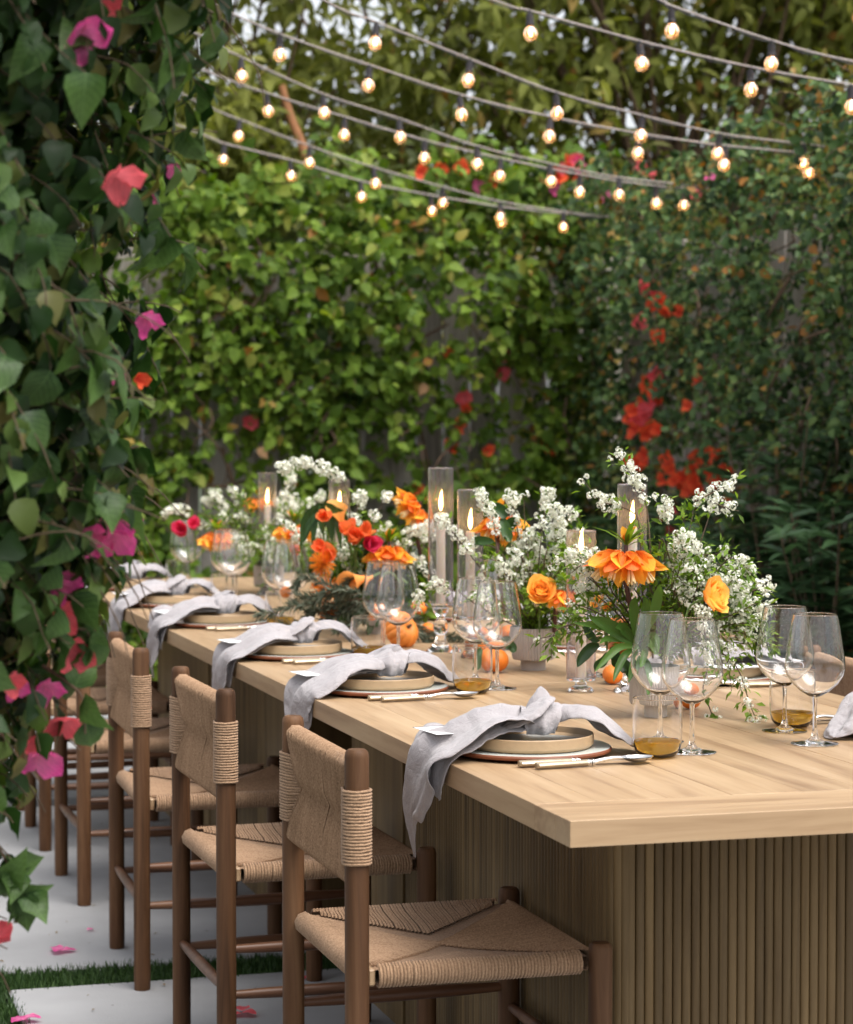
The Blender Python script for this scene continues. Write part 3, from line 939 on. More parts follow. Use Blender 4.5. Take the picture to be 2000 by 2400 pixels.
# dense shaded inner leaves
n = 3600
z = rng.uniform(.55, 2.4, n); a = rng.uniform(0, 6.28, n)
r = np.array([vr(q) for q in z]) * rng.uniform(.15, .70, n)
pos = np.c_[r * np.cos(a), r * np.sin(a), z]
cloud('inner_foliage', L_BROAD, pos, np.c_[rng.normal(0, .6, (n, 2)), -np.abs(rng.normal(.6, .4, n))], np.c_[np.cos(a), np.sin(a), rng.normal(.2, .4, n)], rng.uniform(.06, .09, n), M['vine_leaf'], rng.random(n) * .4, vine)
tw = MB()
for ln in lines:
    tw.tube(ln, np.linspace(.0016, .0008, len(ln)), 5, False)
tw.build('twigs', M['twig'], vine)['kind'] = 'stuff'
def vp_(x, y, d):
    return px(x, y, d) - np.array([PX0, PY0, 0])
for (x, y, d, k, s, n_) in ((190, 80, 2.62, 'pink', .046, 1), (228, 8, 2.66, 'coral', .04, 1), (272, 412, 2.66, 'coral', .046, 1), (395, 393, 2.95, 'pink', .024, 1), (350, 478, 2.95, 'pink', .018, 1),
                            (333, 735, 2.92, 'pink', .034, 1), (275, 1180, 2.86, 'pink', .050, 1), (272, 1245, 2.84, 'pink', .046, 1), (213, 1262, 2.84, 'pink', .040, 1), (130, 1345, 2.82, 'pink', .042, 1), (122, 1372, 2.80, 'pink', .036, 1),
                            (125, 1440, 2.84, 'coral', .046, 1), (155, 1522, 2.86, 'coral', .044, 1), (98, 1600, 2.84, 'pink', .038, 1), (148, 1682, 2.88, 'coral', .042, 1), (88, 1765, 2.86, 'pink', .042, 1), (82, 1735, 2.86, 'coral', .028, 1),
                            (270, 870, 2.9, 'pink', .02, 1), (320, 888, 2.9, 'red', .022, 1), (30, 1600, 2.78, 'pink', .03, 1), (-8, 2200, 2.9, 'coral', .036, 1), (18, 1590, 2.75, 'coral', .03, 1)):
    blossom(vine, vp_(x, y, d), -FW * .6 + RT * rng.uniform(.1, .9) + UP * rng.normal(-.4, .35), k, s * .88, rng)
# loose sprays hanging out of the vine low down
for pts in ([(-20, 1950), (10, 2010), (40, 2060), (60, 2100)], [(-10, 2030), (20, 2070), (25, 2120)], [(150, 1480), (190, 1475), (225, 1478)], [(100, 1560), (160, 1600), (195, 1640), (200, 1720)], [(250, 1020), (290, 1050), (328, 1045)], [(180, 1390), (200, 1450), (215, 1530)]):
    q = catmull([vp_(x, y, 2.86) for x, y in pts], 10)
    b = MB(); b.tube(q, np.linspace(.0025, .001, 10), 5, False); b.build('stem', M['bark'], vine)
    for i in range(2, 10, 2 if pts[0][0] > 0 else 1):
        place_leaf('leaf', vl[i % 4], vine, q[i], rng.normal(0, .5, 3) + [.3, 0, -.6], -FW + rng.normal(0, .5, 3), rng.uniform(.03, .05))

# ------------------------------------------------------------------ string lights (zigzag between the pergola and the side fence)
RA = [(2.90, 7.52), (2.95, 6.25), (2.95, 5.15), (2.98, 4.15)]
LA = [(-1.62, 7.75), (-1.62, 6.8), (-1.62, 5.7), (-1.62, 4.6), (-1.62, 3.6)]
STR = [
    (0, 0, [(484, 318), (528, 336), (688, 376), (848, 424), (1006, 456), (1178, 484), (1326, 500), (1430, 511)], [(525, 355), (684, 403), (848, 445), (1007, 480), (1172, 505)]),
    (0, 1, [(460, 236), (564, 280), (722, 340), (878, 392), (1034, 436), (1174, 472), (1326, 496), (1430, 508)], [(564, 300), (722, 362), (878, 413), (1034, 454), (1175, 490), (1323, 518)]),
    (1, 1, [(476, 162), (628, 218), (818, 276), (998, 328), (1182, 372), (1360, 408), (1532, 434), (1697, 445)], [(623, 244), (812, 303), (997, 357), (1177, 398), (1358, 433), (1532, 453), (1602, 486)]),
    (1, 2, [(468, 82), (568, 134), (754, 218), (938, 278), (1114, 340), (1278, 380), (1444, 414), (1697, 442)], [(566, 163), (752, 240), (935, 306), (1117, 360), (1283, 398), (1444, 437)]),
    (2, 2, [(497, 8), (660, 80), (874, 154), (1090, 224), (1306, 276), (1500, 312), (1680, 338), (1868, 356), (1965, 362)], [(651, 109), (867, 184), (1077, 248), (1288, 304), (1494, 345), (1702, 373), (1901, 389)]),
    (2, 3, [(760, 0), (886, 52), (1098, 136), (1306, 216), (1500, 268), (1688, 312), (1880, 336), (1965, 347)], [(885, 79), (1097, 165), (1303, 240), (1507, 292), (1691, 340), (1881, 361)]),
    (3, 3, [(1160, 0), (1245, 25), (1500, 95), (1755, 155), (2000, 198), (2300, 236)], [(1245, 60), (1503, 134), (1756, 193), (1992, 236)]),
    (3, 4, [(1550, 0), (1573, 12), (1812, 95), (2000, 143), (2300, 190)], [(1573, 54), (1812, 134)])]
def on_line(x, A, B):
    """Depth at which the view column x crosses the plan line A-B."""
    d = FW + RT * (x - 1000) / FPX
    A, B = np.array(A), np.array(B)
    m_ = np.array([[d[0], A[0] - B[0]], [d[1], A[1] - B[1]]])
    s = np.linalg.solve(m_, A - CAM[:2])
    return s[0]
b = MB()
b.lathe([(.0125, 0), (.0125, -.028), (.0145, -.030), (.0145, -.038), (.011, -.040)], 12, cap=True)
b.tube([(0, 0, -.002), (0, 0, .012)], .006, 8)
SOCK = b.mesh('socket', M['socket'])
b = MB()
_o = [(.0095, -.039), (.0115, -.043), (.017, -.048), (.0218, -.056), (.0238, -.066), (.0222, -.077), (.0165, -.0862), (.008, -.0908), (.0005, -.0918)]
b.lathe(_o, 20)
b.lathe([(max(.0004, r - .0009), z + (.0009 if r < .02 and z < -.08 else 0)) for r, z in _o[::-1]], 20)
BULB = b.mesh('bulb', M['bulb_glass'])
b = MB()
b.tube([(-.005, 0, -.052), (-.007, 0, -.064), (-.0035, .003, -.073), (0, -.003, -.062), (.0035, .003, -.073), (.007, 0, -.064), (.005, 0, -.052)], .0020, 6)
FIL = b.mesh('filament', M['filament'])
ANCH = []
names = ['first', 'second', 'third', 'fourth', 'fifth', 'sixth', 'seventh', 'eighth']
for si, (ri, li, path, bulbs) in enumerate(STR):
    root = empty('string_light')
    tag(root, 'string of lit globe bulbs on grey cable, %s from the back hedge' % names[si], 'string light', 'string lights over the table')
    A, B = RA[ri], LA[li]
    pts = [px(x, y, on_line(x, A, B)) for x, y in path]
    sd_ = np.array([np.linalg.norm(p[:2] - np.array(A)) for p in pts])
    cf = np.polyfit(sd_, [p[2] for p in pts], 2)                    # sag carried on to the far anchor
    se = np.linalg.norm(np.array(A) - np.array(B)); s0 = sd_[0]
    ext = [np.array([*(np.array(A) + (np.array(B) - A) * (s0 + (se - s0) * f) / se), pts[0][2] + np.polyval(cf, s0 + (se - s0) * f) - np.polyval(cf, s0)]) for f in (1, .75, .5, .25)]
    ANCH.append(ext[0])
    pts = ext + pts
    q = catmull(pts, 160)
    b = MB(); b.tube(q, .0034, 7); b.build('cable', M['wire'], root)
    wv = q + np.c_[np.zeros(160), np.zeros(160), -.006 - .004 * np.sin(np.arange(160) * .55 + si)]
    b = MB(); b.tube(wv, .0022, 6); b.build('wire', M['wire_black'], root)
    for (x, y) in bulbs:
        d0 = on_line(x, A, B)
        k = np.argmin(np.abs(((q - CAM) @ RT) / ((q - CAM) @ FW) * FPX + 1000 - x))
        s = inst('socket', SOCK, root, q[k] - [0, 0, .012], (random.uniform(-.12, .12), random.uniform(-.12, .12), random.uniform(0, 6)))
        inst('bulb', BULB, s); inst('filament', FIL, s)

for li in range(5):
    zt_ = max([p[2] for p in ANCH if abs(p[1] - LA[li][1]) < .01] + [2.8]) + .04
    b = MB(); b.tube([(0, 0, -.03), (0, 0, zt_ * .5), (0, 0, zt_)], [.028, .026, .024], 12)
    po = b.build('light_pole', M['post'], None, loc=(-1.65, LA[li][1], 0)); tag(po, 'dark pole behind the vine carrying string lights', 'pole', 'poles for the string lights')

# ================================================================== THE TABLE
ZT, TH, TW_, TL = .75, .038, 1.06, 5.45
table = empty('dining_table', (TW_ / 2, TL / 2, 0))
tag(table, 'long pale oak dining table on a reeded base', 'table')
X_, Y_ = -TW_ / 2, -TL / 2
def tpart(name, mat, *boxes, c=.0007, sm=False):
    b_ = MB()
    for q in boxes:
        b_.cbox(*q, c)
    # keep each piece's own origin at its centre so that the grain differs
    v = np.array(b_.v); ctr = (v.min(0) + v.max(0)) / 2
    b_.v = [tuple(p) for p in (v - ctr)]
    return b_.build(name, mat, table, sm, loc=tuple(ctr))
EB = .155
def plank_run(y0, y1, widths, off):
    x = 0
    for i, wd in enumerate(widths):
        x1 = min(TW_, x + wd)
        if x1 - x > .02:
            tpart('plank', M['oak'], (X_ + x + .0002, X_ + x1 - .0002, Y_ + y0 + .0005, Y_ + y1 - .0005, ZT - TH, ZT - .0002 * ((i + off) % 3)))
        x = x1
WD = [.098, .112, .104, .118, .096, .108, .114, .102, .106, .11]
tpart('end_board', M['oak_x'], (X_, X_ + TW_, Y_, Y_ + .062, ZT - TH, ZT))
tpart('end_board', M['oak_x'], (X_, X_ + TW_, Y_ + .0628, Y_ + EB, ZT - TH, ZT - .0003))
plank_run(EB, 1.58, WD, 0)
tpart('cross_board', M['oak_x'], (X_, X_ + TW_, Y_ + 1.5808, Y_ + 1.70, ZT - TH, ZT - .0003))
plank_run(1.7008, 3.6, WD[::-1], 1)
plank_run(3.6008, TL - .12, WD, 2)
tpart('end_board', M['oak_x'], (X_, X_ + TW_, Y_ + TL - .1192, Y_ + TL, ZT - TH, ZT))
# reeded base: half-round staves with dark grooves, flat stiles between
PITCH = .0165
b = MB()
prof = [(math.cos(a) * PITCH * .47, math.sin(a) * PITCH * .30) for a in np.linspace(0, math.pi, 8)] + [(-PITCH * .47, -.012), (PITCH * .47, -.012)]
vs = [(x, -y, z) for z in (0, ZT - TH - .001) for (x, y) in prof]
k = len(prof)
b.add(vs, [(i, (i + 1) % k, k + (i + 1) % k, k + i) for i in range(k)] + [tuple(range(k))[::-1], tuple(range(k, 2 * k))])
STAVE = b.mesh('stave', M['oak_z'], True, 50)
BX, BY = .25, .50
def stave(x, y, ang):
    inst('stave', STAVE, table, (X_ + x, Y_ + y, .002), (0, 0, ang))
x = BX + .035
while x < TW_ - BX - .03:
    stave(x, BY, 0); x += PITCH
for i in range(4):                                          # rounded corners
    a = (i + .5) / 4 * math.pi / 2
    stave(BX + .032 - .032 * math.sin(a), BY + .032 - .032 * math.cos(a), -a)
    stave(TW_ - BX - .032 + .032 * math.sin(a), BY + .032 - .032 * math.cos(a), a)
y = BY + .04
while y < 1.74:
    stave(BX, y, -math.pi / 2); y += PITCH
y = 2.21
while y < 2.80:
    stave(BX + .17, y, -math.pi / 2); y += PITCH
y = 3.15
while y < 3.95:
    stave(BX, y, -math.pi / 2); y += PITCH
y = BY + .04
while y < 1.0:
    stave(TW_ - BX, y, math.pi / 2); y += PITCH
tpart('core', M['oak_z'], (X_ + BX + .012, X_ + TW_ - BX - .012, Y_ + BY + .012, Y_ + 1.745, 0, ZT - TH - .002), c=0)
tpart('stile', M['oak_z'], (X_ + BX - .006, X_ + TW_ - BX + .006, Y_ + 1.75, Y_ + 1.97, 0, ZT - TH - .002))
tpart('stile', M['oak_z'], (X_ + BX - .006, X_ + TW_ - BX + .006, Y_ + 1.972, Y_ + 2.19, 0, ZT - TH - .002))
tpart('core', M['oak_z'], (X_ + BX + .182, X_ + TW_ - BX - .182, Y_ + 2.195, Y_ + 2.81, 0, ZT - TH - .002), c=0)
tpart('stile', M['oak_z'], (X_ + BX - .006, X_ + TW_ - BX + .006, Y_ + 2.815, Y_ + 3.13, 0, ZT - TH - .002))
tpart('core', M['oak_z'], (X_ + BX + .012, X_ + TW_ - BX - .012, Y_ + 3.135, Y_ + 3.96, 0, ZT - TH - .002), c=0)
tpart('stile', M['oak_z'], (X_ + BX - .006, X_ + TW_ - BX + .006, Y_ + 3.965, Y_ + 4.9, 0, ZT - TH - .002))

# ================================================================== CHAIRS
def cord_loop(b_, pts, r, n=5, closed=True):
    b_.tube(pts, r, n, False, closed=closed)

def make_chair():
    """Local frame: rear posts at x = 0, seat towards +x, width along y, floor at z = 0."""
    root = empty('woven_chair')
    R_ = .0195; HW = .225; SD = .405; HC = .795; FWD = .238
    def post(x, y, z1, name):
        b_ = MB()
        prof = [(R_ * .93, 0), (R_ * .97, .004), (R_, .03), (R_, z1 - .012), (R_ * .93, z1 - .004), (R_ * .72, z1), (0.0005, z1 + .0008)]
        b_.lathe(prof, 18, (0, 0, 0))
        b_.add([(R_ * .93 * math.cos(a), R_ * .93 * math.sin(a), 0) for a in np.linspace(0, 2 * math.pi, 18, endpoint=False)], [tuple(range(17, -1, -1))])
        return b_.build(name, M['walnut'], root, loc=(x, y, 0))
    for s in (-1, 1):
        post(0, s * HW, HC, 'rear_post')
        post(SD, s * FWD, .466, 'front_leg')
    def rod(a, c, r, name):
        b_ = MB()
        b_.tube(catmull([a, tuple((np.array(a) + c) / 2), c], 7), [r * .72, r * .9, r, r * 1.02, r, r * .9, r * .72], 10)
        b_.build(name, M['walnut_x'], root)
    for s in (-1, 1):
        rod((.012, s * HW, .285), (SD - .012, s * FWD, .285), .0115, 'stretcher')
        rod((.012, s * HW, .195), (SD - .012, s * FWD, .195), .0115, 'stretcher')
    rod((0, -HW + .012, .205), (0, HW - .012, .205), .0115, 'stretcher')
    rod((SD, -FWD + .012, .25), (SD, FWD - .012, .25), .0115, 'stretcher')
    # seat: cords wrapped square over four rails and meeting along the diagonals
    rs = np.random.default_rng(5)
    b_ = MB(); zr = .432; rt = .0175; pit = .0056
    x0, x1, y0, y1 = .004, SD - .004, -FWD + .006, FWD - .006
    def top_z(x, y):
        e = min(x - x0, x1 - x, y - y0, y1 - y)
        return zr + rt - .020 * min(1, max(0, e) / .16) ** .7
    def cords(along, fixed, lo, hi, out_sign, axis):
        n = int((hi - lo) / pit)
        half = (hi - lo) / 2
        for i in range(n):
            t = lo + (i + .5) * pit + rs.normal(0, .0004)
            reach = min(t - lo, hi - t)
            reach = min(reach * (.96 if axis == 'x' else .85), .19 if axis == 'x' else .21)
            pts = []
            for a in np.linspace(-1.9, math.pi / 2, 6):                        # round the rail, from below to the top
                o_ = math.cos(a) * rt; z_ = zr + math.sin(a) * rt
                pts.append((fixed + out_sign * o_, t, z_) if axis == 'x' else (t, fixed + out_sign * o_, z_))
            for f in (.2, .5, .8, 1.0):
                d = reach * f
                p = (fixed - out_sign * d, t) if axis == 'x' else (t, fixed - out_sign * d)
                z_ = top_z(*p) + rs.normal(0, .0003) - (.004 if f == 1.0 else 0)
                pts.append((p[0], p[1], z_))
            if reach < .012:
                pts = pts[:7]
            b_.tube(pts, pit * .56, 5, False, rnd=.01 + .5 * rs.random())
    cords('y', x0 + .012, y0 + .03, y1 - .03, -1, 'x')
    cords('y', x1 - .012, y0 + .03, y1 - .03, 1, 'x')
    cords('x', y0 + .012, x0 + .03, x1 - .025, -1, 'y')
    cords('x', y1 - .012, x0 + .03, x1 - .025, 1, 'y')
    # flat cord bed under the top layer so that no light falls through
    g = [[(x, y, top_z(x, y) - .006) for y in np.linspace(y0 + .012, y1 - .012, 13)] for x in np.linspace(x0 + .012, x1 - .012, 13)]
    b_.grid(g)
    g = [[(x, y, zr - .012) for y in np.linspace(y0 + .012, y1 - .012, 5)] for x in np.linspace(x0 + .012, x1 - .012, 5)]
    b_.grid(np.array(g)[::-1])
    b_.build('seat', M['cord'], root)
    # rail ends beside the posts
    for s in (-1, 1):
        b_ = MB(); b_.cbox(.018, .03, s * (HW - .012) - .014, s * (HW - .012) + .014, zr - .016, zr + .012, .003); b_.build('rail_end', M['oak_x'], root, False)
    # backrest: upright cords round two rails, drawn in at the middle
    b_ = MB(); zt, zb = .765, .590; hw = HW - .012; rr_ = .0145
    n = int(2 * hw / .0052)
    for i in range(n):
        y = -hw + (i + .5) * .0052
        e = abs(y) / hw
        pull = .046 * max(0, e - .45) / .55
        jit = rs.normal(0, .0017)
        pts = []
        zs = np.linspace(zt, zb, 9)
        for z in zs:
            m_ = math.sin((z - zb) / (zt - zb) * math.pi)
            cr = math.exp(-((z - .672) / .018) ** 2)
            pts.append((-rr_ + .010 * m_ * .6 + .011 * cr + jit * m_, y - math.copysign(pull * m_ ** 1.5, y) + jit, z))
        for a in np.linspace(-math.pi / 2 - 1.2, -math.pi / 2 + 1.2, 4):
            pts.append((math.sin(a + math.pi / 2) * rr_, y, zb - math.cos(a + math.pi / 2) * rr_))
        for z in zs[::-1]:
            m_ = math.sin((z - zb) / (zt - zb) * math.pi)
            pts.append((rr_ - .008 * m_, y - math.copysign(pull * m_ ** 1.5, y), z))
        for a in np.linspace(-1.2, 1.2, 4):
            pts.append((-math.sin(a) * rr_, y, zt + math.cos(a) * rr_))
        b_.tube(pts, .0027, 5, False, rnd=.01 + .9 * rs.random(), closed=True)
    bk = b_.build('backrest', M['cord'], root)
    b_ = MB()
    for z in (zt, zb):
        b_.tube([(0, -HW + .01, z), (0, HW - .01, z)], .011, 8)
    b_.build('back_rail', M['walnut_x'], root)
    for s in (-1, 1):                                      # rope wound round each rear post and caught in the back
        b_ = MB(); n = 23
        for i in range(n):
            z = .615 + i * .115 / (n - 1)
            ex = .048 + rs.normal(0, .002)
            rw = R_ + .0026
            pts = [(rw * math.cos(a), s * (HW + rw * math.sin(a)), z + rs.normal(0, .0003)) for a in np.linspace(math.pi, 0, 11)]
            pts = [(p[0], p[1], p[2]) for p in pts]
            mid = .5 - abs(i / (n - 1) - .5)
            pts += [(rw * .75, s * (HW - ex * .6), z), (.004, s * (HW - ex), z + (.672 - z) * .12), (-rw * .75, s * (HW - ex * .6), z)]
            b_.tube(pts, .0026, 6, False, rnd=.01 + .9 * rs.random(), closed=True)
        b_.build('cord_wrap', M['cord'], root)
    return root
chair = make_chair()
ordn = ['first', 'second', 'third', 'fourth', 'fifth', 'sixth']
CH = [.705, 1.605, 2.50, 3.50, 4.36, 5.15]
for i, y in enumerate(CH):
    c = chair if i == 0 else copy_tree(chair)
    c.location = ([-.185, -.220, -.232, -.236, -.232, -.23][i], y, 0)
    c.rotation_euler = (0, 0, math.radians([0, 1.0, -1.2, .6, -.8, .5][i]))
    tag(c, 'walnut chair with woven cord seat, %s from the bare table end, beside the vine' % ordn[i], 'chair', 'woven chairs along the table')
for i, y in enumerate((.78, 1.68, 2.55)):
    c = copy_tree(chair)
    c.location = (TW_ + .235, y, 0)
    c.rotation_euler = (0, 0, math.pi + math.radians([-2, 1.5, -1][i]))
    tag(c, 'walnut chair with woven cord seat, %s from the bare table end, beside the side hedge' % ordn[i], 'chair', 'woven chairs along the table')

# ================================================================== PLACE SETTINGS
def lathe_obj(name, prof, mat, n=48, angle=35, **kw):
    b_ = MB(); b_.lathe(prof, n, **kw)
    return b_.mesh(name, mat, True, angle)

# charger: terracotta body with pale glaze on top
CH_BODY = lathe_obj('body', [(.001, 0), (.10, 0), (.128, .003), (.1385, .006), (.1395, .0095), (.1385, .012), (.1375, .0128)], M['terracotta'], 64)
CH_GLAZE = lathe_obj('glaze', [(.1375, .0128), (.134, .0132), (.118, .0118), (.06, .0108), (.0006, .0108)], M['glaze'], 64)
PL_BODY = lathe_obj('body', [(.001, .0), (.095, 0), (.104, .002), (.1085, .007), (.1092, .014), (.1090, .0225), (.1078, .0240), (.1062, .0230), (.1052, .013), (.099, .0085)], M['stoneware'], 64)
PL_IN = lathe_obj('inner_glaze', [(.099, .0085), (.09, .0075), (.0006, .0072)], M['stone_in'], 64)
WINE_B = lathe_obj('bowl', [(.0042, .083), (.012, .0855), (.026, .094), (.040, .107), (.0495, .122), (.0525, .134), (.0515, .150), (.0475, .178), (.0415, .2155), (.0388, .2262), (.0385, .2272), (.0383, .2278),
                            (.0378, .2282), (.0374, .2278), (.0373, .2272), (.0376, .2262), (.0403, .2153), (.0463, .178), (.0503, .150), (.0513, .134), (.0483, .1225), (.039, .108), (.0255, .0955), (.011, .0872), (.0004, .0862)], M['glass'], 56, 60)
WINE_S = lathe_obj('stem', [(.0004, .0005), (.036, .0005), (.0405, .0012), (.0415, .0022), (.0405, .003), (.030, .0042), (.016, .0065), (.0085, .011), (.0052, .018), (.0040, .03), (.0036, .05), (.0037, .07), (.0044, .079), (.0042, .083)], M['glass'], 40, 60)
TUM = lathe_obj('glass_wall', [(.0004, .0005), (.022, .0005), (.030, .003), (.0375, .012), (.0410, .026), (.0420, .045), (.0420, .075), (.0412, .0985), (.0411, .0998), (.0410, .1004), (.0405, .1008), (.0400, .1004), (.0399, .0998), (.0400, .0985),
                               (.0407, .075), (.0407, .045), (.0397, .027), (.0362, .014), (.029, .007), (.021, .005), (.0004, .0045)], M['glass'], 56, 60)
DRINK = lathe_obj('drink', [(.0004, .0052), (.021, .0056), (.0288, .0078), (.0356, .0145), (.0388, .0245), (.0392, .0278), (.0386, .0280), (.0004, .0280)], M['amber'], 48, 60)

def handle_part(b_, x0, x1, y, z, w0, w1, h):
    pts = [(x0, y, z), (x0 + .003, y, z), ((x0 + x1) / 2, y, z), (x1, y, z)]
    vs, fs = [], []
    for (px_, _, pz), w_ in zip(pts, (w0 * .6, w0, (w0 + w1) / 2, w1)):
        for a in np.linspace(0, 2 * math.pi, 10, endpoint=False):
            vs.append((px_, y + w_ * math.cos(a), pz + h * math.sin(a)))
    for i in range(3):
        for j in range(10):
            fs.append((i * 10 + j, i * 10 + (j + 1) % 10, (i + 1) * 10 + (j + 1) % 10, (i + 1) * 10 + j))
    fs += [tuple(range(9, -1, -1)), tuple(range(30, 40))]
    b_.add(vs, fs)

def cutlery_meshes():
    out = {}
    # local: handle end at x = 0, tip at +x, lying on z = 0
    b_ = MB(); handle_part(b_, 0, .092, 0, .0062, .0088, .0062, .0055); out['handle'] = b_.mesh('handle', M['handle'])
    b_ = MB()                                                  # bolster rings
    for x, r in ((.0925, .0062), (.0965, .0052), (.101, .0060), (.105, .0046)):
        b_.lathe([(.001, -.002), (r, -.001), (r, .001), (.001, .002)], 12)
        b_.v[-48:] = [(x + p[2], p[1], .0062 + p[0]) for p in b_.v[-48:]]
    out['bolster'] = b_.mesh('bolster', M['silver'])
    b_ = MB()                                                  # spoon neck and bowl
    b_.tube(catmull([(.104, 0, .0065), (.125, 0, .010), (.145, 0, .0115), (.158, 0, .0095)], 10), np.linspace(.0042, .0026, 10), 10)
    a_, bb, cx_ = .029, .0195, .183
    for sgn in (1, 0):
        g = []
        for i in range(9):
            rr = i / 8
            row = []
            for j in range(29):
                t = 2 * math.pi * j / 28
                x = cx_ + a_ * rr * math.cos(t) * (1 + .0 * math.cos(t)); y = bb * rr * math.sin(t) * (1 - .12 * math.cos(t))
                row.append((x, y, .0022 + .0085 * rr ** 2.2 + (0.0009 if sgn else 0)))
            g.append(row)
        b_.grid(g if sgn else [r[::-1] for r in g])
    out['spoon'] = b_.mesh('spoon_bowl', M['silver'], True, 60)
    b_ = MB()                                                  # knife blade
    g0 = [(.104, -.006), (.14, -.0085), (.20, -.0095), (.222, -.006), (.229, .003), (.222, .0045), (.14, .005), (.104, .004)]
    b_.add([(x, y, .0052) for x, y in g0] + [(x, y, .0070) for x, y in g0], [tuple(range(7, -1, -1)), tuple(range(8, 16))] + [(i, (i + 1) % 8, 8 + (i + 1) % 8, 8 + i) for i in range(8)])
    out['blade'] = b_.mesh('blade', M['silver'], False)
    b_ = MB()                                                  # fork neck and four tines
    b_.tube(catmull([(.104, 0, .0065), (.125, 0, .011), (.142, 0, .0115)], 8), np.linspace(.0042, .003, 8), 10)
    g = [[(x, y * wd, z - .0 * y) for y in (-1, -.5, 0, .5, 1)] for x, wd, z in ((.140, .003, .0118), (.150, .0095, .0105), (.165, .0118, .0075), (.172, .0118, .0060))]
    b_.grid(g)
    b_.grid([[(p[0], p[1], p[2] - .0014) for p in r[::-1]] for r in g])
    for y in (-.0104, -.0035, .0035, .0104):
        b_.tube(catmull([(.170, y, .0057), (.19, y * .98, .004), (.212, y * .95, .0085)], 6), [.0016, .0016, .0015, .0014, .0012, .0007], 6)
    out['tines'] = b_.mesh('tines', M['silver'], True, 60)
    return out
CUT = cutlery_meshes()
def cutlery(kind, label, loc, rz, group):
    root = empty(kind, loc, rz)
    tag(root, label, kind, group)
    inst('handle', CUT['handle'], root); inst('bolster', CUT['bolster'], root)
    inst({'spoon': 'bowl', 'knife': 'blade', 'fork': 'tines'}[kind], CUT[{'spoon': 'spoon', 'knife': 'blade', 'fork': 'tines'}[kind]], root)
    return root

# ------------------------------------------------------------------ knotted napkins
EDGE = .164                                                   # plate centre to table edge
def support(x, y):
    """Height of what lies under the cloth (plate, charger, table), plate centre at the origin."""
    r = math.hypot(x, y)
    if r < .1092: return .0355 if r > .100 else .034
    if r < .139: return .0125
    return 0.0

def cloth_strip(path, width, arch, folds, rs, nu=64, nv=27, yaw=None, flat=False, edge=EDGE, bias=0.0):
    """A folded strip of cloth laid along a path; width, arch height and pleats vary along it."""
    q = catmull(path, nu)
    t = np.linspace(0, 1, nu)
    W = np.interp(t, *zip(*width)); A = np.interp(t, *zip(*arch)); Fm = np.interp(t, *zip(*folds))
    tan = unit(np.gradient(q, axis=0))
    ph = rs.uniform(0, 6.28, 4); kf = rs.uniform(2.2, 3.6); kd = rs.normal(0, 1.2, 4)
    P = np.zeros((nu, nv, 3))
    side0 = np.array([0, 1.0, 0])
    for i in range(nu):
        sd_ = unit(side0 - tan[i] * (side0 @ tan[i]))
        nr = unit(np.cross(tan[i], sd_))
        if nr[2] < 0 and abs(tan[i][2]) < .7: nr = -nr
        if abs(tan[i][2]) >= .7 and nr[0] > 0: nr = -nr
        for j in range(nv):
            v = -1 + 2 * j / (nv - 1)
            pl = Fm[i] * (math.sin(kf * 2 * v + ph[0] + kd[0] * t[i] * 2) + .5 * math.sin(kf * 4.3 * v + ph[1] + kd[1] * t[i] * 3) + .25 * math.sin(kf * 8 * v + ph[2] + kd[2] * t[i] * 5))
            p = q[i] + sd_ * (W[i] * v + bias * Fm[i] * math.sin(t[i] * 7 + v * 3)) + nr * (A[i] * (1 - v * v) ** .8 + pl * (1 - .3 * abs(v)))
            if p[0] > -edge - .004:
                h = support(p[0], p[1]) + .0022
                if p[2] < h: p[2] = h
            elif p[2] < .003:
                p[0] = min(p[0], -edge - .005)
            P[i, j] = p
    # relax the clamping a little so that the cloth bridges edges softly
    for _ in range(3):
        Q = P.copy()
        Q[1:-1, 1:-1] = (P[1:-1, 1:-1] * 2 + P[:-2, 1:-1] + P[2:, 1:-1] + P[1:-1, :-2] + P[1:-1, 2:]) / 6
        P = Q
    return P

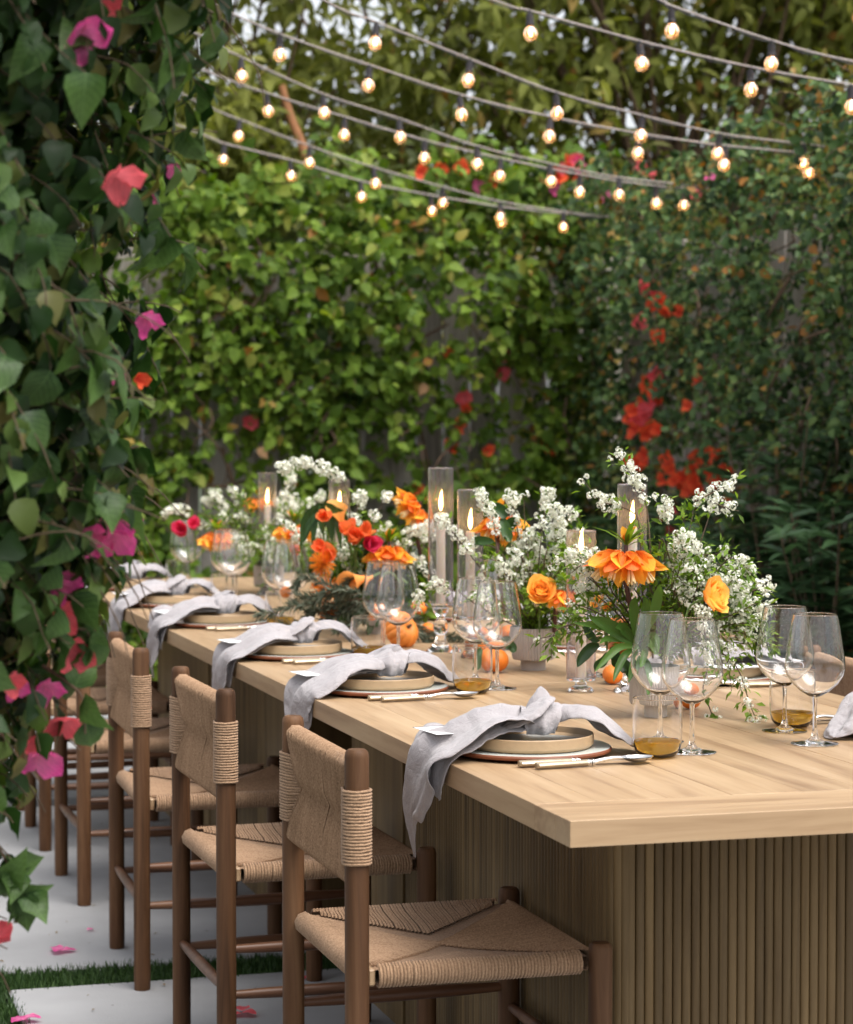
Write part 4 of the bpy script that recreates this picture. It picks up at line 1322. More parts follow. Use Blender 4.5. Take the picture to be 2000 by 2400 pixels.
def make_napkin(seed, drop=.20, lean=.06, peak=.024, flip=1):
    rs = np.random.default_rng(seed)
    b_ = MB()
    e = -EDGE
    # tail hanging over the table edge, lying across the plate into the knot
    path = [(e - .012, lean * 1.25, -drop), (e - .020, lean * 1.1, -drop * .55), (e - .017, lean * .7, -.055), (e - .006, lean * .35, .004), (e + .028, lean * .1, .028),
            (-.095, 0, .052), (-.055, -.004, .060), (-.012, 0, .052), (.02, 0, .05)]
    b_.grid(cloth_strip(path, [(0, .004), (.08, .024), (.22, .070), (.36, .108), (.5, .116), (.62, .104), (.78, .080), (.9, .042), (1, .022)],
                        [(0, .0), (.25, .010), (.45, .008), (.6, .010), (.8, .018), (1, .018)],
                        [(0, .001), (.15, .007), (.35, .012), (.5, .010), (.65, .009), (.85, .008), (1, .004)], rs))
    # second, shorter layer beneath, a little to one side
    path2 = [(e - .010, lean * .4 - .05, -drop * .30), (e - .010, lean * .2 - .045, -.03), (e + .002, -.04, .006), (e + .04, -.035, .022), (-.09, -.030, .040), (-.05, -.02, .044), (.0, -.005, .042)]
    b_.grid(cloth_strip(path2, [(0, .03), (.2, .045), (.45, .05), (.7, .045), (.9, .03), (1, .02)], [(0, .004), (.5, .010), (1, .012)], [(0, .003), (.5, .004), (1, .003)], rs, 40, 19))
    # short tail towards the middle of the table
    path3 = [(.03, 0, .052), (.065, -.004 * flip, .066), (.10, -.014 * flip, .056), (.135, -.032 * flip, .030), (.165, -.052 * flip, .012), (.182, -.066 * flip, .004)]
    b_.grid(cloth_strip(path3, [(0, .020), (.2, .042), (.45, .058), (.7, .050), (.9, .022), (1, .003)], [(0, .012), (.4, .020), (.8, .008), (1, .001)], [(0, .003), (.4, .007), (.8, .006), (1, .001)], rs, 44, 21, bias=.4))
    # the knot: a fat band drawn round the middle, folds running along it
    nu, nv = 56, 15
    P = np.zeros((nu, nv, 3)); ph = rs.uniform(0, 6.28, 3)
    for i in range(nu):
        a = -2.5 + 5.3 * i / (nu - 1)
        for j in range(nv):
            v = -1 + 2 * j / (nv - 1)
            r = .029 + .011 * (1 - v * v) + .0034 * math.sin(6 * v + ph[0] + .8 * a) + .0020 * math.sin(11 * v + ph[1] - a)
            x = .022 + v * (.030 + .008 * math.cos(a)) + .014 * math.sin(a * .9)
            y = r * 1.25 * math.sin(a); z = .053 + r * .85 * math.cos(a)
            P[i, j] = (x, y, max(z, support(x, y) + .002))
    b_.grid(P)
    # the folded peak that stands up out of the knot
    nu, nv = 26, 21
    P = np.zeros((nu, nv, 3)); ax_ = np.array([rs.uniform(-.1, .25), rs.uniform(-.25, .25) * flip, 1.0])
    base = np.array([.020, -.004 * flip, .072])
    for i in range(nu):
        t = i / (nu - 1)
        for j in range(nv):
            a = 2 * math.pi * j / (nv - 1)
            r = (.030 * (1 - t) ** .75 + .0035) * (1 + .16 * math.sin(2 * a + ph[1]) + .07 * math.sin(5 * a + ph[2] + 2 * t)) if t < .999 else .001
            P[i, j] = base + ax_ * t * peak + np.array([r * 1.15 * math.cos(a), r * .62 * math.sin(a), -.012 * (1 - t)])
    b_.grid(P)
    # side roll between knot and long tail
    path4 = [(-.06, -.035 * flip, .046), (-.02, -.038 * flip, .060), (.015, -.022 * flip, .080), (.03, .008 * flip, .088)]
    b_.grid(cloth_strip(path4, [(0, .012), (.4, .026), (.8, .022), (1, .010)], [(0, .006), (.5, .016), (1, .008)], [(0, .001), (.5, .004), (1, .002)], rs, 26, 15))
    V = np.array(b_.v)                                            # small crumples all over
    dz = np.zeros_like(V)
    for k_ in range(9):
        kv = rs.normal(0, 1, 3); kv *= rs.uniform(130, 420) / np.linalg.norm(kv)
        dz += unit(rs.normal(0, 1, 3)) * (np.sin(V @ kv + rs.uniform(0, 6.28)) * rs.uniform(.0004, .0011))[:, None]
    low = np.array([p[2] < support(p[0], p[1]) + .006 and p[0] > -EDGE for p in V])
    dz[low] *= .25; dz[low, 2] = np.abs(dz[low, 2])
    b_.v = [tuple(p) for p in V + dz]
    me = b_.mesh('napkin', M['linen'], True, None)
    return me
def napkin_obj(me, loc, rz, label):
    o = inst('napkin', me, None, loc, (0, 0, rz))
    tag(o, label, 'napkin', 'knotted linen napkins')
    sm = o.modifiers.new('soft', 'SUBSURF'); sm.levels = 1; sm.render_levels = 1
    so = o.modifiers.new('thick', 'SOLIDIFY'); so.thickness = .0011; so.offset = 0
    return o
NAP = [make_napkin(101, .185, .075, .038), make_napkin(202, .17, .02, flip=-1), make_napkin(303, .20, .05), make_napkin(404, .15, .07, flip=-1), make_napkin(505, .21, .03), make_napkin(606, .16, .055, flip=-1)]

def setting(px_, py_, right, i, side_txt, wines, tumbler, show=('charger', 'plate', 'napkin', 'cut', 'card'), fork=True, nap=0):
    rz = math.pi if right else 0
    R_ = Matrix.Rotation(rz, 3, 'Z')
    where = '%s from the bare table end, %s' % (ordn[i], side_txt)
    def W(x, y, z=0):
        v = R_ @ Vector((x, y, 0)); return (px_ + v.x, py_ + v.y, ZT + z)
    if 'charger' in show:
        e = empty('charger_plate', W(0, 0, .0005), random.random()); tag(e, 'pale glazed terracotta charger, ' + where, 'plate', 'charger plates')
        inst('body', CH_BODY, e); inst('glaze', CH_GLAZE, e)
        e = empty('rimmed_plate', W(0, 0, .0115), random.random()); tag(e, 'tan stoneware rimmed plate, ' + where, 'plate', 'stoneware plates')
        inst('body', PL_BODY, e); inst('inner_glaze', PL_IN, e)
    if 'card' in show:
        b_ = MB(); b_.cbox(-.10, .10, -.052, .052, 0, .0006, 0); me = b_.mesh('card', M['paper'], False)
        e = empty('menu_card', W(-.072, .062, .0375), rz + .12); tag(e, 'white menu card under the napkin, ' + where, 'card', 'menu cards')
        inst('paper', me, e)
        b_ = MB(); b_.cbox(-.10, .10, .0485, .0515, .0007, .0010, 0); b_.build('printed_edge', M['ink'], e, False)
    if 'napkin' in show:
        napkin_obj(NAP[nap], W(0, 0, 0), rz, 'grey linen napkin knotted over the plate, ' + where)
    if 'cut' in show:
        cutlery('knife', 'horn-handled knife beside the charger, ' + where, W(-.072, -.158, .0005), rz + .03, 'knives')
        cutlery('spoon', 'horn-handled spoon beside the knife, ' + where, W(-.052, -.186, .0005), rz + .10, 'spoons')
        cutlery('fork', 'horn-handled outer fork, ' + where, W(-.095, .165, .0005), rz - .04, 'forks')
        if fork: cutlery('fork', 'horn-handled inner fork by the charger, ' + where, W(-.085, .148, .0005), rz - .12, 'forks')
    for k, (x, y) in enumerate(wines):
        e = empty('wine_glass', (x, y, ZT), random.random() * 6); tag(e, '%s empty wine glass, %s' % ('one', where), 'wine glass', 'wine glasses')
        e['label'] = ('wine glass, far one of its pair, ' if k == 0 else 'wine glass, near-end one of its pair, ') + where
        inst('bowl', WINE_B, e); inst('stem', WINE_S, e)
    if tumbler:
        e = empty('tumbler', (tumbler[0], tumbler[1], ZT), 0); tag(e, 'clear tumbler with amber drink, ' + where, 'tumbler', 'tumblers')
        inst('glass_wall', TUM, e); inst('drink', DRINK, e)
VS, HS = 'vine side', 'hedge side'
setting(.166, .668, False, 0, VS, [(.431, .735), (.432, .594)], (.356, .562), nap=0)
setting(.168, 1.636, False, 1, VS, [(.409, 1.749), (.415, 1.617)], (.340, 1.552), nap=1)
setting(.166, 2.42, False, 2, VS, [(.380, 2.41), (.376, 2.26)], (.322, 2.335), nap=2)
setting(.164, 3.36, False, 3, VS, [(.37, 3.53), (.36, 3.34)], (.31, 3.25), nap=3)
setting(.162, 4.13, False, 4, VS, [(.37, 4.30), (.36, 4.14)], (.31, 4.05), nap=4)
setting(.155, 4.93, False, 5, VS, [(.37, 5.08), (.36, 4.95)], (.31, 4.86), nap=5)
setting(.915, .735, True, 0, HS, [(.702, .807), (.679, .634)], (.743, .862), nap=1)
setting(.925, 1.655, True, 1, HS, [(.70, 1.80), (.715, 1.66)], (.77, 1.76), nap=2)
setting(.915, 2.46, True, 2, HS, [(.70, 2.60), (.70, 2.46)], (.77, 2.56), nap=3)
setting(.91, 3.36, True, 3, HS, [(.69, 3.45), (.70, 3.3)], None, nap=0, fork=False)

# ================================================================== POTS, CANDLES
def rib(n, d):
    return lambda a, z: 1 - d * (.5 + .5 * math.cos(n * a)) ** 2
b = MB()
b.lathe([(.0285, 0), (.0285, .022)], 308, wob=rib(44, .05))
b.lathe([(.0285, .022), (.0462, .0245)], 308)
b.lathe([(.0462, .0245), (.0490, .03), (.0490, .094), (.0482, .0965)], 308, wob=rib(44, .055))
b.lathe([(.0482, .0965), (.0455, .0965), (.045, .05), (.001, .05)], 308)
b.lathe([(.0005, .0005), (.0285, 0)], 308)
POT = b.mesh('ribbed_pot', M['pot'], True, 45)
POTS = [(.558, 1.079), (.616, 1.971), (.52, 2.98), (.56, 4.55)]
ptx = ['beside the wine glasses at the bare table end', 'between mandarins and the hurricane candles', 'hidden under grey fronds in the middle of the table', 'at the far end under small white blossom']
for (x, y), t in zip(POTS, ptx):
    o = inst('flower_pot', POT, None, (x, y, ZT + .0005)); tag(o, 'small ribbed grey ceramic pot ' + t, 'pot', 'ribbed flower pots')

def candle_set(x, y, stand, top, wax_top, label, cyl=.031):
    root = empty('candle_holder', (x, y, ZT)); tag(root, 'glass hurricane candle holder ' + label, 'candle holder', 'hurricane candle holders')
    s = stand
    if s > .06:
        prof = [(.0004, .0005), (.036, .0005), (.0385, .004), (.034, .008), (.022, .018), (.013, .034), (.011, .045), (.016, .050), (.0195, .060), (.0195, .068), (.016, .078), (.0105, .083), (.010, .090), (.015, .096), (.018, .100),
                (.020, s - .012), (.040, s - .006), (.041, s - .002), (.039, s), (.0004, s)]
    else:
        prof = [(.0004, .0005), (.026, .0005), (.0275, .004), (.024, .009), (.013, .014), (.011, s - .008), (.030, s - .005), (.0305, s - .001), (.029, s), (.0004, s)]
    b_ = MB(); b_.lathe(prof, 40); b_.build('stand', M['glass'], root, True, 50)
    b_ = MB(); b_.lathe([(cyl - .0007, s + .0005), (cyl, s + .001), (cyl, s + .003), (cyl, top - .002), (cyl, top), (cyl - .0007, top + .0006), (cyl - .0014, top), (cyl - .0014, top - .002), (cyl - .0014, s + .003), (cyl - .0014, s + .001), (cyl - .0007, s + .0005)], 48); b_.build('chimney', M['smoke_glass'], root, True, 50)
    c = empty('candle', (x, y, ZT + s + .0006)); tag(c, 'lit ivory candle in the hurricane glass ' + label, 'candle', 'lit candles')
    h = wax_top - s
    b_ = MB(); b_.lathe([(.0005, 0), (.0115, 0), (.0112, h * .5), (.0108, h - .004), (.0096, h), (.0075, h - .0015), (.0005, h - .004)], 24); b_.build('wax', M['wax'], c)
    b_ = MB(); b_.tube([(0, 0, h - .005), (.0005, 0, h + .004), (.0012, 0, h + .008)], .0009, 6); b_.build('wick', M['wick'], c)
    b_ = MB(); fl = [(.0004, .004), (.0028, .008), (.0046, .015), (.0052, .021), (.0046, .030), (.0030, .040), (.0015, .049), (.0003, .056)]
    b_.lathe([(r, h + z) for r, z in fl], 14)
    b_.v = [(p[0] + .002 * max(0, (p[2] - h - .02) / .03) ** 2, p[1], p[2]) for p in b_.v]
    b_.build('flame', M['flame'], c)
CAND = [(.529, 2.421, .122, .455, .345, 'on the tallest stand by the orange gourd'), (.558, 2.27, .10, .405, .305, 'behind arching spirea by the tallest stand'),
        (.566, 1.515, .030, .338, .285, 'on a low foot between two ribbed pots'), (.668, 1.485, .115, .435, .345, 'behind the large crown imperial'),
        (.546, 4.50, .11, .405, .300, 'at the far end of the table'), (.567, 3.60, .11, .400, .315, 'mid table by the dark leaves')]
for c in CAND:
    candle_set(*c)

# ================================================================== FLOWERS
def floret_cloud(centers, normals, rad, nfl, fsize, rng):
    """Umbels: domes of tiny five-petalled florets."""
    pos, axs, nrm, rn = [], [], [], []
    for c, nn in zip(centers, normals):
        nn = unit(nn)
        u = unit(np.cross(nn, rng.normal(0, 1, 3))); v = np.cross(nn, u)
        for k in range(nfl):
            th = math.acos(1 - rng.random() * 1.1); a = rng.random() * 6.28
            d = nn * math.cos(th) + (u * math.cos(a) + v * math.sin(a)) * math.sin(th)
            p = c + d * rad * rng.uniform(.8, 1.1)
            t1 = unit(np.cross(d, rng.normal(0, 1, 3))); t2 = np.cross(d, t1)
            tone = rng.random()
            for q in range(5):
                b_ = q * 2 * math.pi / 5
                pos.append(p); axs.append(t1 * math.cos(b_) + t2 * math.sin(b_) + d * .25); nrm.append(d); rn.append(tone)
    return np.array(pos), np.array(axs), np.array(nrm), np.full(len(pos), fsize), np.array(rn)

def branch(pts, white, rng, leaf=1.0, dens=1.0, urad=.0058, nfl=9, fs=.0031, lsize=(.011, .024), label='', group='', jitter=.016, name='spirea_branch'):
    """Arching twig with umbels between the given fractions of its length and small leaves all along."""
    p = np.array(pts, float)
    L = np.linalg.norm(np.diff(p, axis=0), axis=1).sum()
    n = max(14, int(L / .007))
    q = catmull(p, n)
    root = empty(name, tuple(q[0]))
    tag(root, label, 'flower branch', group)
    q = q - q[0]
    b_ = MB(); b_.tube(q, np.linspace(.0020, .0007, n), 5, False); b_.build('twig', M['twig'], root)
    tan = unit(np.gradient(q, axis=0))
    C_, N_ = [], []
    lp, la, ln_, lr = [], [], [], []
    for i in range(n):
        t = i / (n - 1)
        inw = any(w0 <= t <= w1 for w0, w1 in white)
        if inw:
            k = rng.poisson(1.15 * dens)
            for _ in range(k):
                s = unit(np.cross(tan[i], rng.normal(0, 1, 3)))
                s = unit(s + [0, 0, .35])
                off = rng.uniform(.002, jitter)
                C_.append(q[i] + s * off); N_.append(s)
        if rng.random() < leaf * (.55 if inw else 1.0):
            for _ in range(int(rng.integers(2, 5))):
                s = unit(np.cross(tan[i], rng.normal(0, 1, 3)))
                tw_ = q[i] + s * rng.uniform(0, .022)
                lp.append(tw_); la.append(s * .8 + tan[i] * .6 + rng.normal(0, .25, 3)); ln_.append([0, 0, 1] + rng.normal(0, .5, 3)); lr.append(rng.random())
    if C_:
        P, A, Nn, S, Rn = floret_cloud(C_, N_, urad, nfl, fs, rng)
        cloud('blossoms', L_KITE, P, A, Nn, S, M['petal_white'], Rn, root)
    if lp:
        cloud('leaves', L_SMALL, np.array(lp), np.array(la), np.array(ln_), rng.uniform(lsize[0], lsize[1], len(lp)), M['sprig'], np.array(lr), root)
    return root

def crop(x0, y0, s):
    return lambda x, y: (x0 + s * x, y0 + s * y)
K6, K6b, K5, K3, KF = crop(1250, 1050, .4286), crop(950, 1050, .2619), crop(600, 1050, .4), crop(500, 1180, .2857), crop(300, 1000, .2857)
def P3(K, pts, d, rng, wob=.05, front=0.0):
    """Photograph points -> 3D points near depth d, moving in depth so that the spray has volume."""
    n = len(pts)
    a = rng.uniform(-wob, wob)
    return [px(*K(x, y), d + (a + front) * (i / (n - 1)) + rng.normal(0, .006)) for i, (x, y) in enumerate(pts)]

rng = np.random.default_rng(77)
dA = depth_of((POTS[0][0], POTS[0][1], .85))
G1 = 'spirea in the pot at the bare table end'; L1 = 'white spirea branch arching from the ribbed pot at the bare table end'
A_ = [([(650, 1150), (640, 850), (640, 560), (625, 350), (590, 220), (540, 150), (500, 90), (462, 38)], [(.42, .84), (.92, 1)], 1.5, .3),
      ([(640, 1100), (600, 800), (580, 420), (540, 350), (460, 315), (380, 295), (320, 235), (272, 175)], [(.55, .86), (.97, 1)], 1.3, .3),
      ([(660, 1100), (700, 700), (742, 450), (705, 268)], [(.76, 1)], 1.6, .4),
      ([(895, 290), (960, 255), (1040, 215), (1085, 195), (1112, 165)], [(0, .8), (.93, 1)], 1.8, .2),
      ([(680, 1100), (820, 780), (920, 500), (975, 340), (1000, 300)], [(.93, 1)], 1.5, .25),
      ([(970, 290), (1050, 325), (1125, 345)], [(0, .8)], 1.3, .2),
      ([(650, 1120), (670, 800), (700, 500), (760, 640), (850, 790), (930, 900), (965, 1080), (962, 1240)], [(.42, .97)], 1.7, .35),
      ([(962, 1230), (945, 1340), (975, 1450), (1012, 1535)], [(0, .3), (.62, .95)], 1.0, .3),
      ([(660, 1100), (690, 820), (720, 620), (770, 540), (790, 640), (740, 820), (700, 950)], [(.4, 1)], 1.4, .3),
      ([(660, 1100), (720, 800), (800, 500), (880, 540), (960, 610), (1080, 660), (1185, 672)], [(.5, .97)], 1.2, .5),
      ([(680, 1110), (850, 850), (1000, 680), (1080, 600), (1150, 640), (1195, 690)], [(.66, 1)], 1.2, .6),
      ([(670, 1110), (780, 820), (830, 600), (850, 490), (900, 560)], [(.62, 1)], 1.4, .5),
      ([(680, 1120), (900, 950), (1080, 850), (1180, 790), (1290, 745)], [(.55, 1)], 1.2, .7),
      ([(690, 1130), (920, 980), (1120, 900), (1220, 850), (1310, 860)], [(.5, 1)], 1.1, .8),
      ([(690, 1130), (950, 960), (1060, 860), (1120, 780), (1160, 740)], [(.5, 1)], 1.2, .7),
      ([(690, 1140), (900, 1000), (1100, 1000), (1250, 1060), (1340, 1090)], [(.35, .75)], .8, 1.3),
      ([(690, 1140), (900, 1020), (1120, 960), (1200, 990), (1290, 1040)], [(.3, .8)], .9, 1.0),
      ([(690, 1140), (900, 1080), (1060, 1140), (1130, 1230), (1170, 1350), (1205, 1450), (1250, 1540)], [(.40, .62), (.72, .8), (.88, .97)], .85, .7),
      ([(690, 1140), (880, 1060), (1050, 1080), (1070, 1200), (1085, 1330)], [(.3, .7)], .7, .5),
      ([(620, 1100), (520, 850), (400, 650), (300, 580), (200, 600), (90, 640)], [(.52, .98)], 1.1, .5),
      ([(620, 1100), (480, 900), (360, 760), (290, 700), (235, 650)], [(.5, 1)], 1.1, .6),
      ([(610, 1100), (450, 960), (330, 890), (250, 860), (200, 860)], [(.6, .9)], .5, 1.3),
      ([(610, 1110), (430, 990), (280, 1000), (150, 1020), (20, 1045)], [(.9, 1)], .3, .8),
      ([(610, 1110), (400, 1000), (250, 960), (120, 1010), (100, 1150)], [(.95, 1)], .3, .9),
      ([(660, 1120), (750, 900), (850, 750), (900, 600), (1000, 580), (1080, 545)], [(.8, .9)], .4, 1.6),
      ([(650, 1120), (620, 900), (560, 780), (480, 720), (400, 740)], [(.5, .9)], .8, 1.2),
      ([(670, 1120), (830, 960), (880, 820), (900, 720), (860, 640)], [(.6, 1)], .8, 1.4),
      ([(670, 1120), (760, 980), (800, 860), (760, 760), (770, 660)], [(.5, .8)], .8, 1.5),
      ([(690, 1120), (960, 1010), (1080, 940), (1130, 860), (1200, 900)], [(.5, 1)], .8, 1.5),
      ([(660, 1120), (740, 760), (800, 600), (860, 430), (880, 300)], [(.95, 1)], .1, 1.0)]
A_ += [([(620, 1110), (520, 900), (430, 780), (380, 640), (300, 620), (200, 690)], [(.5, 1)], 1.3, .9), ([(620, 1110), (500, 950), (400, 850), (300, 780), (250, 800)], [(.5, 1)], 1.1, 1.2), ([(610, 1110), (480, 900), (330, 720), (260, 600), (180, 580)], [(.55, 1)], 1.2, .7),
       ([(610, 1120), (420, 1010), (330, 930), (240, 900), (210, 950)], [(.7, 1)], .6, 1.6), ([(680, 1120), (860, 900), (940, 780), (1000, 720), (1060, 760)], [(.5, 1)], 1.3, 1.0), ([(690, 1120), (930, 900), (1050, 760), (1120, 700)], [(.6, 1)], 1.2, 1.0),
       ([(690, 1120), (940, 1000), (1060, 1000), (1180, 940), (1260, 930)], [(.4, 1)], 1.1, 1.2), ([(690, 1130), (900, 1050), (1080, 1060), (1200, 1070), (1290, 1010)], [(.4, .9)], .9, 1.5), ([(670, 1100), (760, 850), (790, 700), (820, 560), (780, 470)], [(.6, 1)], 1.3, .8),
       ([(660, 1100), (690, 900), (640, 760), (600, 640), (650, 560)], [], .5, 1.8), ([(670, 1100), (820, 900), (860, 700), (960, 660)], [(.8, 1)], .7, 1.8), ([(680, 1100), (880, 960), (960, 860), (1010, 780)], [(.7, 1)], .8, 1.8), ([(660, 1120), (620, 980), (560, 900), (480, 850)], [], .5, 1.8)]
for pts, wh, dn, lf in A_:
    branch(P3(K6, pts, dA, rng, .09), wh, rng, lf * 1.25, dn * 1.3, label=L1, group=G1)
dB = depth_of((POTS[1][0], POTS[1][1], .85))
G2 = 'spirea in the pot by the mandarins'; L2 = 'white spirea branch arching from the ribbed pot by the mandarins'
B_ = [([(1140, 1640), (900, 1200), (820, 900), (790, 650), (720, 500), (660, 410)], [(.5, 1)], 1.4, .3), ([(1140, 1640), (900, 1000), (700, 860), (540, 880), (450, 780), (360, 680), (280, 625)], [(.38, 1)], 1.4, .2),
      ([(540, 890), (600, 980), (680, 1080), (740, 1170)], [(0, 1)], .9, .3), ([(1140, 1640), (1050, 1000), (1000, 700), (960, 500), (945, 420)], [(.45, 1)], 1.3, .3),
      ([(1140, 1640), (1080, 1200), (1010, 920), (1080, 800), (1180, 880), (1190, 1010)], [(.4, 1)], 1.9, .2), ([(1150, 1640), (1200, 1000), (1230, 700), (1260, 480), (1280, 390)], [(.45, 1)], 1.5, .3),
      ([(1150, 1640), (1250, 1000), (1320, 800), (1370, 650), (1360, 540)], [(.45, 1)], 1.4, .3), ([(1160, 1640), (1300, 1100), (1400, 850), (1470, 600), (1560, 620)], [(.45, .85)], 1.1, .8),
      ([(1140, 1300), (1080, 800), (1062, 420)], [(.94, 1)], 1.4, .2), ([(1140, 1640), (1120, 1100), (1090, 880), (1130, 780), (1200, 900), (1250, 1050)], [(.35, 1)], 1.7, .2),
      ([(1100, 1640), (800, 1500), (400, 1260), (250, 1230), (150, 1300), (80, 1450)], [(.4, 1)], 1.0, .3), ([(1150, 1640), (1080, 1400), (960, 1200), (880, 1100), (900, 1000)], [(.4, 1)], 1.2, .6),
      ([(1150, 1640), (1150, 1300), (1100, 1100), (1050, 1000), (950, 900)], [(.3, 1)], 1.5, .4), ([(1150, 1640), (1250, 1350), (1330, 1000), (1380, 880), (1300, 800)], [(.35, 1)], 1.3, .4),
      ([(1160, 1640), (1350, 1560), (1450, 1640), (1250, 1700), (1000, 1730)], [(.85, .92)], .4, 1.3), ([(1150, 1640), (1240, 1520), (1300, 1560), (1340, 1500), (1400, 1420)], [(.7, .8)], .4, 1.8),
      ([(1120, 1640), (1010, 1500), (1000, 1300), (960, 1250)], [(.6, .9)], .7, 1.4), ([(1150, 1640), (1200, 1560), (1260, 1600), (1180, 1480)], [], .4, 2.0), ([(1120, 1640), (900, 1100), (780, 1000), (700, 1000)], [(.9, 1)], .5, 1.4),
      ([(1160, 1640), (1400, 1450), (1440, 1300), (1420, 1200), (1480, 1340)], [(.4, 1)], 1.0, .9)]
for pts, wh, dn, lf in B_:
    branch(P3(K6b, pts, dB, rng, .10), wh, rng, lf, dn * 1.0, urad=.0066, nfl=9, fs=.0036, label=L2, group=G2)
dC = depth_of((POTS[2][0], POTS[2][1], .85))
G3 = 'spirea in the low arrangement mid table'; L3 = 'white spirea branch in the coral arrangement half way along the table'
for pts, wh, dn, lf in (([(560, 860), (545, 600), (548, 320), (500, 190), (420, 130), (300, 92), (210, 105), (128, 118)], [(.42, 1)], 1.9, .15), ([(600, 850), (570, 500), (600, 330), (618, 262)], [(.6, 1)], 1.5, .4),
                        ([(620, 850), (680, 480), (740, 330), (772, 278)], [(.82, 1)], 1.7, .2), ([(620, 850), (650, 520), (705, 392)], [(.86, 1)], 1.6, .3), ([(620, 850), (800, 560), (900, 500), (1015, 462)], [(.55, 1)], 1.9, .3),
                        ([(600, 860), (480, 800), (370, 770), (450, 715), (560, 690), (665, 712)], [(.4, 1)], 1.7, .2), ([(700, 850), (880, 640), (950, 660), (1005, 760)], [(.5, 1)], 1.6, .4), ([(700, 850), (930, 560), (990, 530), (1010, 500)], [(.6, 1)], 1.6, .3),
                        ([(560, 850), (420, 650), (380, 520), (360, 500)], [(.6, .9)], .8, .8), ([(600, 850), (540, 560), (560, 420), (620, 420)], [(.5, 1)], 1.4, .5), ([(650, 850), (760, 620), (730, 520), (800, 470)], [(.6, 1)], 1.1, .8),
                        ([(560, 850), (300, 640), (240, 520), (160, 430)], [(.5, 1)], 1.2, .6)):
    branch(P3(K5, pts, dC, rng, .12), wh, rng, lf, dn * .9, urad=.0078, nfl=8, fs=.0044, label=L3, group=G3)
dD = depth_of((POTS[3][0], POTS[3][1], .85))
G4 = 'spirea at the far end of the table'; L4 = 'white spirea branch in the airy arrangement at the far table end'
for pts, wh, dn, lf in (([(1000, 1000), (860, 750), (740, 600), (712, 515)], [(.4, 1)], 1.5, .6), ([(950, 950), (660, 740), (480, 690), (350, 690), (295, 735)], [(.45, 1)], 1.3, .5), ([(900, 900), (750, 680), (620, 595)], [(.7, 1)], 1.6, .5),
                        ([(1000, 900), (900, 700), (870, 580), (860, 490)], [(.6, 1)], 1.0, 1.0), ([(1200, 950), (1330, 700), (1345, 520), (1340, 390)], [(.3, 1)], 1.7, .4), ([(1300, 1000), (1150, 930), (1040, 930), (930, 975)], [(.4, 1)], 1.3, .6),
                        ([(1100, 950), (1280, 700), (1250, 640), (1300, 560)], [(.4, 1)], 1.5, .5), ([(1300, 1000), (1450, 740), (1520, 620), (1600, 560)], [(.5, 1)], 1.0, 1.0), ([(1300, 1100), (1200, 1050), (1150, 1150), (1120, 1330)], [(.2, .5)], .6, 1.4),
                        ([(1350, 1050), (1250, 960), (1100, 900), (1060, 1000)], [(.5, .9)], .8, 1.3), ([(1000, 950), (940, 740), (900, 640), (940, 560)], [(.7, 1)], .8, 1.8), ([(1000, 960), (1000, 760), (960, 640), (1000, 600)], [(.8, 1)], .6, 1.8),
                        ([(1000, 960), (900, 820), (800, 760), (760, 700)], [(.6, 1)], .8, 1.5), ([(1350, 1050), (1420, 800), (1380, 680), (1420, 620)], [(.5, 1)], 1.2, 1.0), ([(1350, 1050), (1480, 900), (1550, 800), (1600, 900)], [(.5, 1)], 1.0, 1.0),
                        ([(900, 960), (740, 860), (640, 800), (560, 830)], [(.5, .9)], .9, 1.0), ([(1000, 960), (1040, 820), (1000, 720), (1060, 640)], [], .5, 2.0)):
    branch(P3(KF, pts, dD, rng, .14), wh, rng, lf, dn * .9, urad=.0088, nfl=7, fs=.0054, lsize=(.014, .026), label=L4, group=G4)

for pi, n_, dd, lb, gp_, kw in ((1, 16, dB, L2, G2, dict(urad=.0066, nfl=8, fs=.0036)), (2, 20, dC, L3, G3, dict(urad=.0078, nfl=8, fs=.0044)), (3, 18, dD, L4, G4, dict(urad=.0088, nfl=7, fs=.0054, lsize=(.014, .026)))):
    c0 = np.array([POTS[pi][0], POTS[pi][1], ZT + .09])
    for i in range(n_):
        a = rng.uniform(0, 6.28); el = rng.uniform(.15, 1.25); L_ = rng.uniform(.14, .27)
        d = np.array([math.cos(a) * math.cos(el) * .75, math.sin(a) * math.cos(el), math.sin(el) * .9])
        branch([c0, c0 + d * L_ * .4 + [0, 0, .03], c0 + d * L_ * .8 + rng.normal(0, .015, 3) + [0, 0, .02], c0 + d * L_ + rng.normal(0, .02, 3) - [0, 0, .02]], [(.5, 1)] if i % 2 else [(.8, .9)], rng, 1.7, 1.0, label=lb, group=gp_, **kw)
# ------------------------------------------------------------------ crown imperials
FP = [tri_mesh('petal', *leaf_template([.12, .35, .62, .85], [.20, .30, .27, .13], .28, c_), M['frit_petal']) for c_ in (.18, .32)]
FP2 = tri_mesh('petal', *leaf_template([.12, .35, .62, .85], [.20, .31, .28, .14], .28, .10), M['frit_top'])
TUFT = leaf_unit('tuft_leaf', leaf_template([.3, .65], [.085, .075], .3, .35), M['sprig'])
BUD = leaf_unit('bud', leaf_template([.2, .5, .8], [.22, .24, .12], .9, .1), M['frit_petal'])
STAM = None
b = MB()
for i in range(5):
    a = i * 2 * math.pi / 5
    b.tube(catmull([(.004, .0015 * math.cos(a), .0015 * math.sin(a)), (.6, .05 * math.cos(a), .05 * math.sin(a)), (1.0, .10 * math.cos(a), .10 * math.sin(a))], 5), [.012, .012, .014, .035, .03], 5)
STAM = b.mesh('stamens', M['cream'])
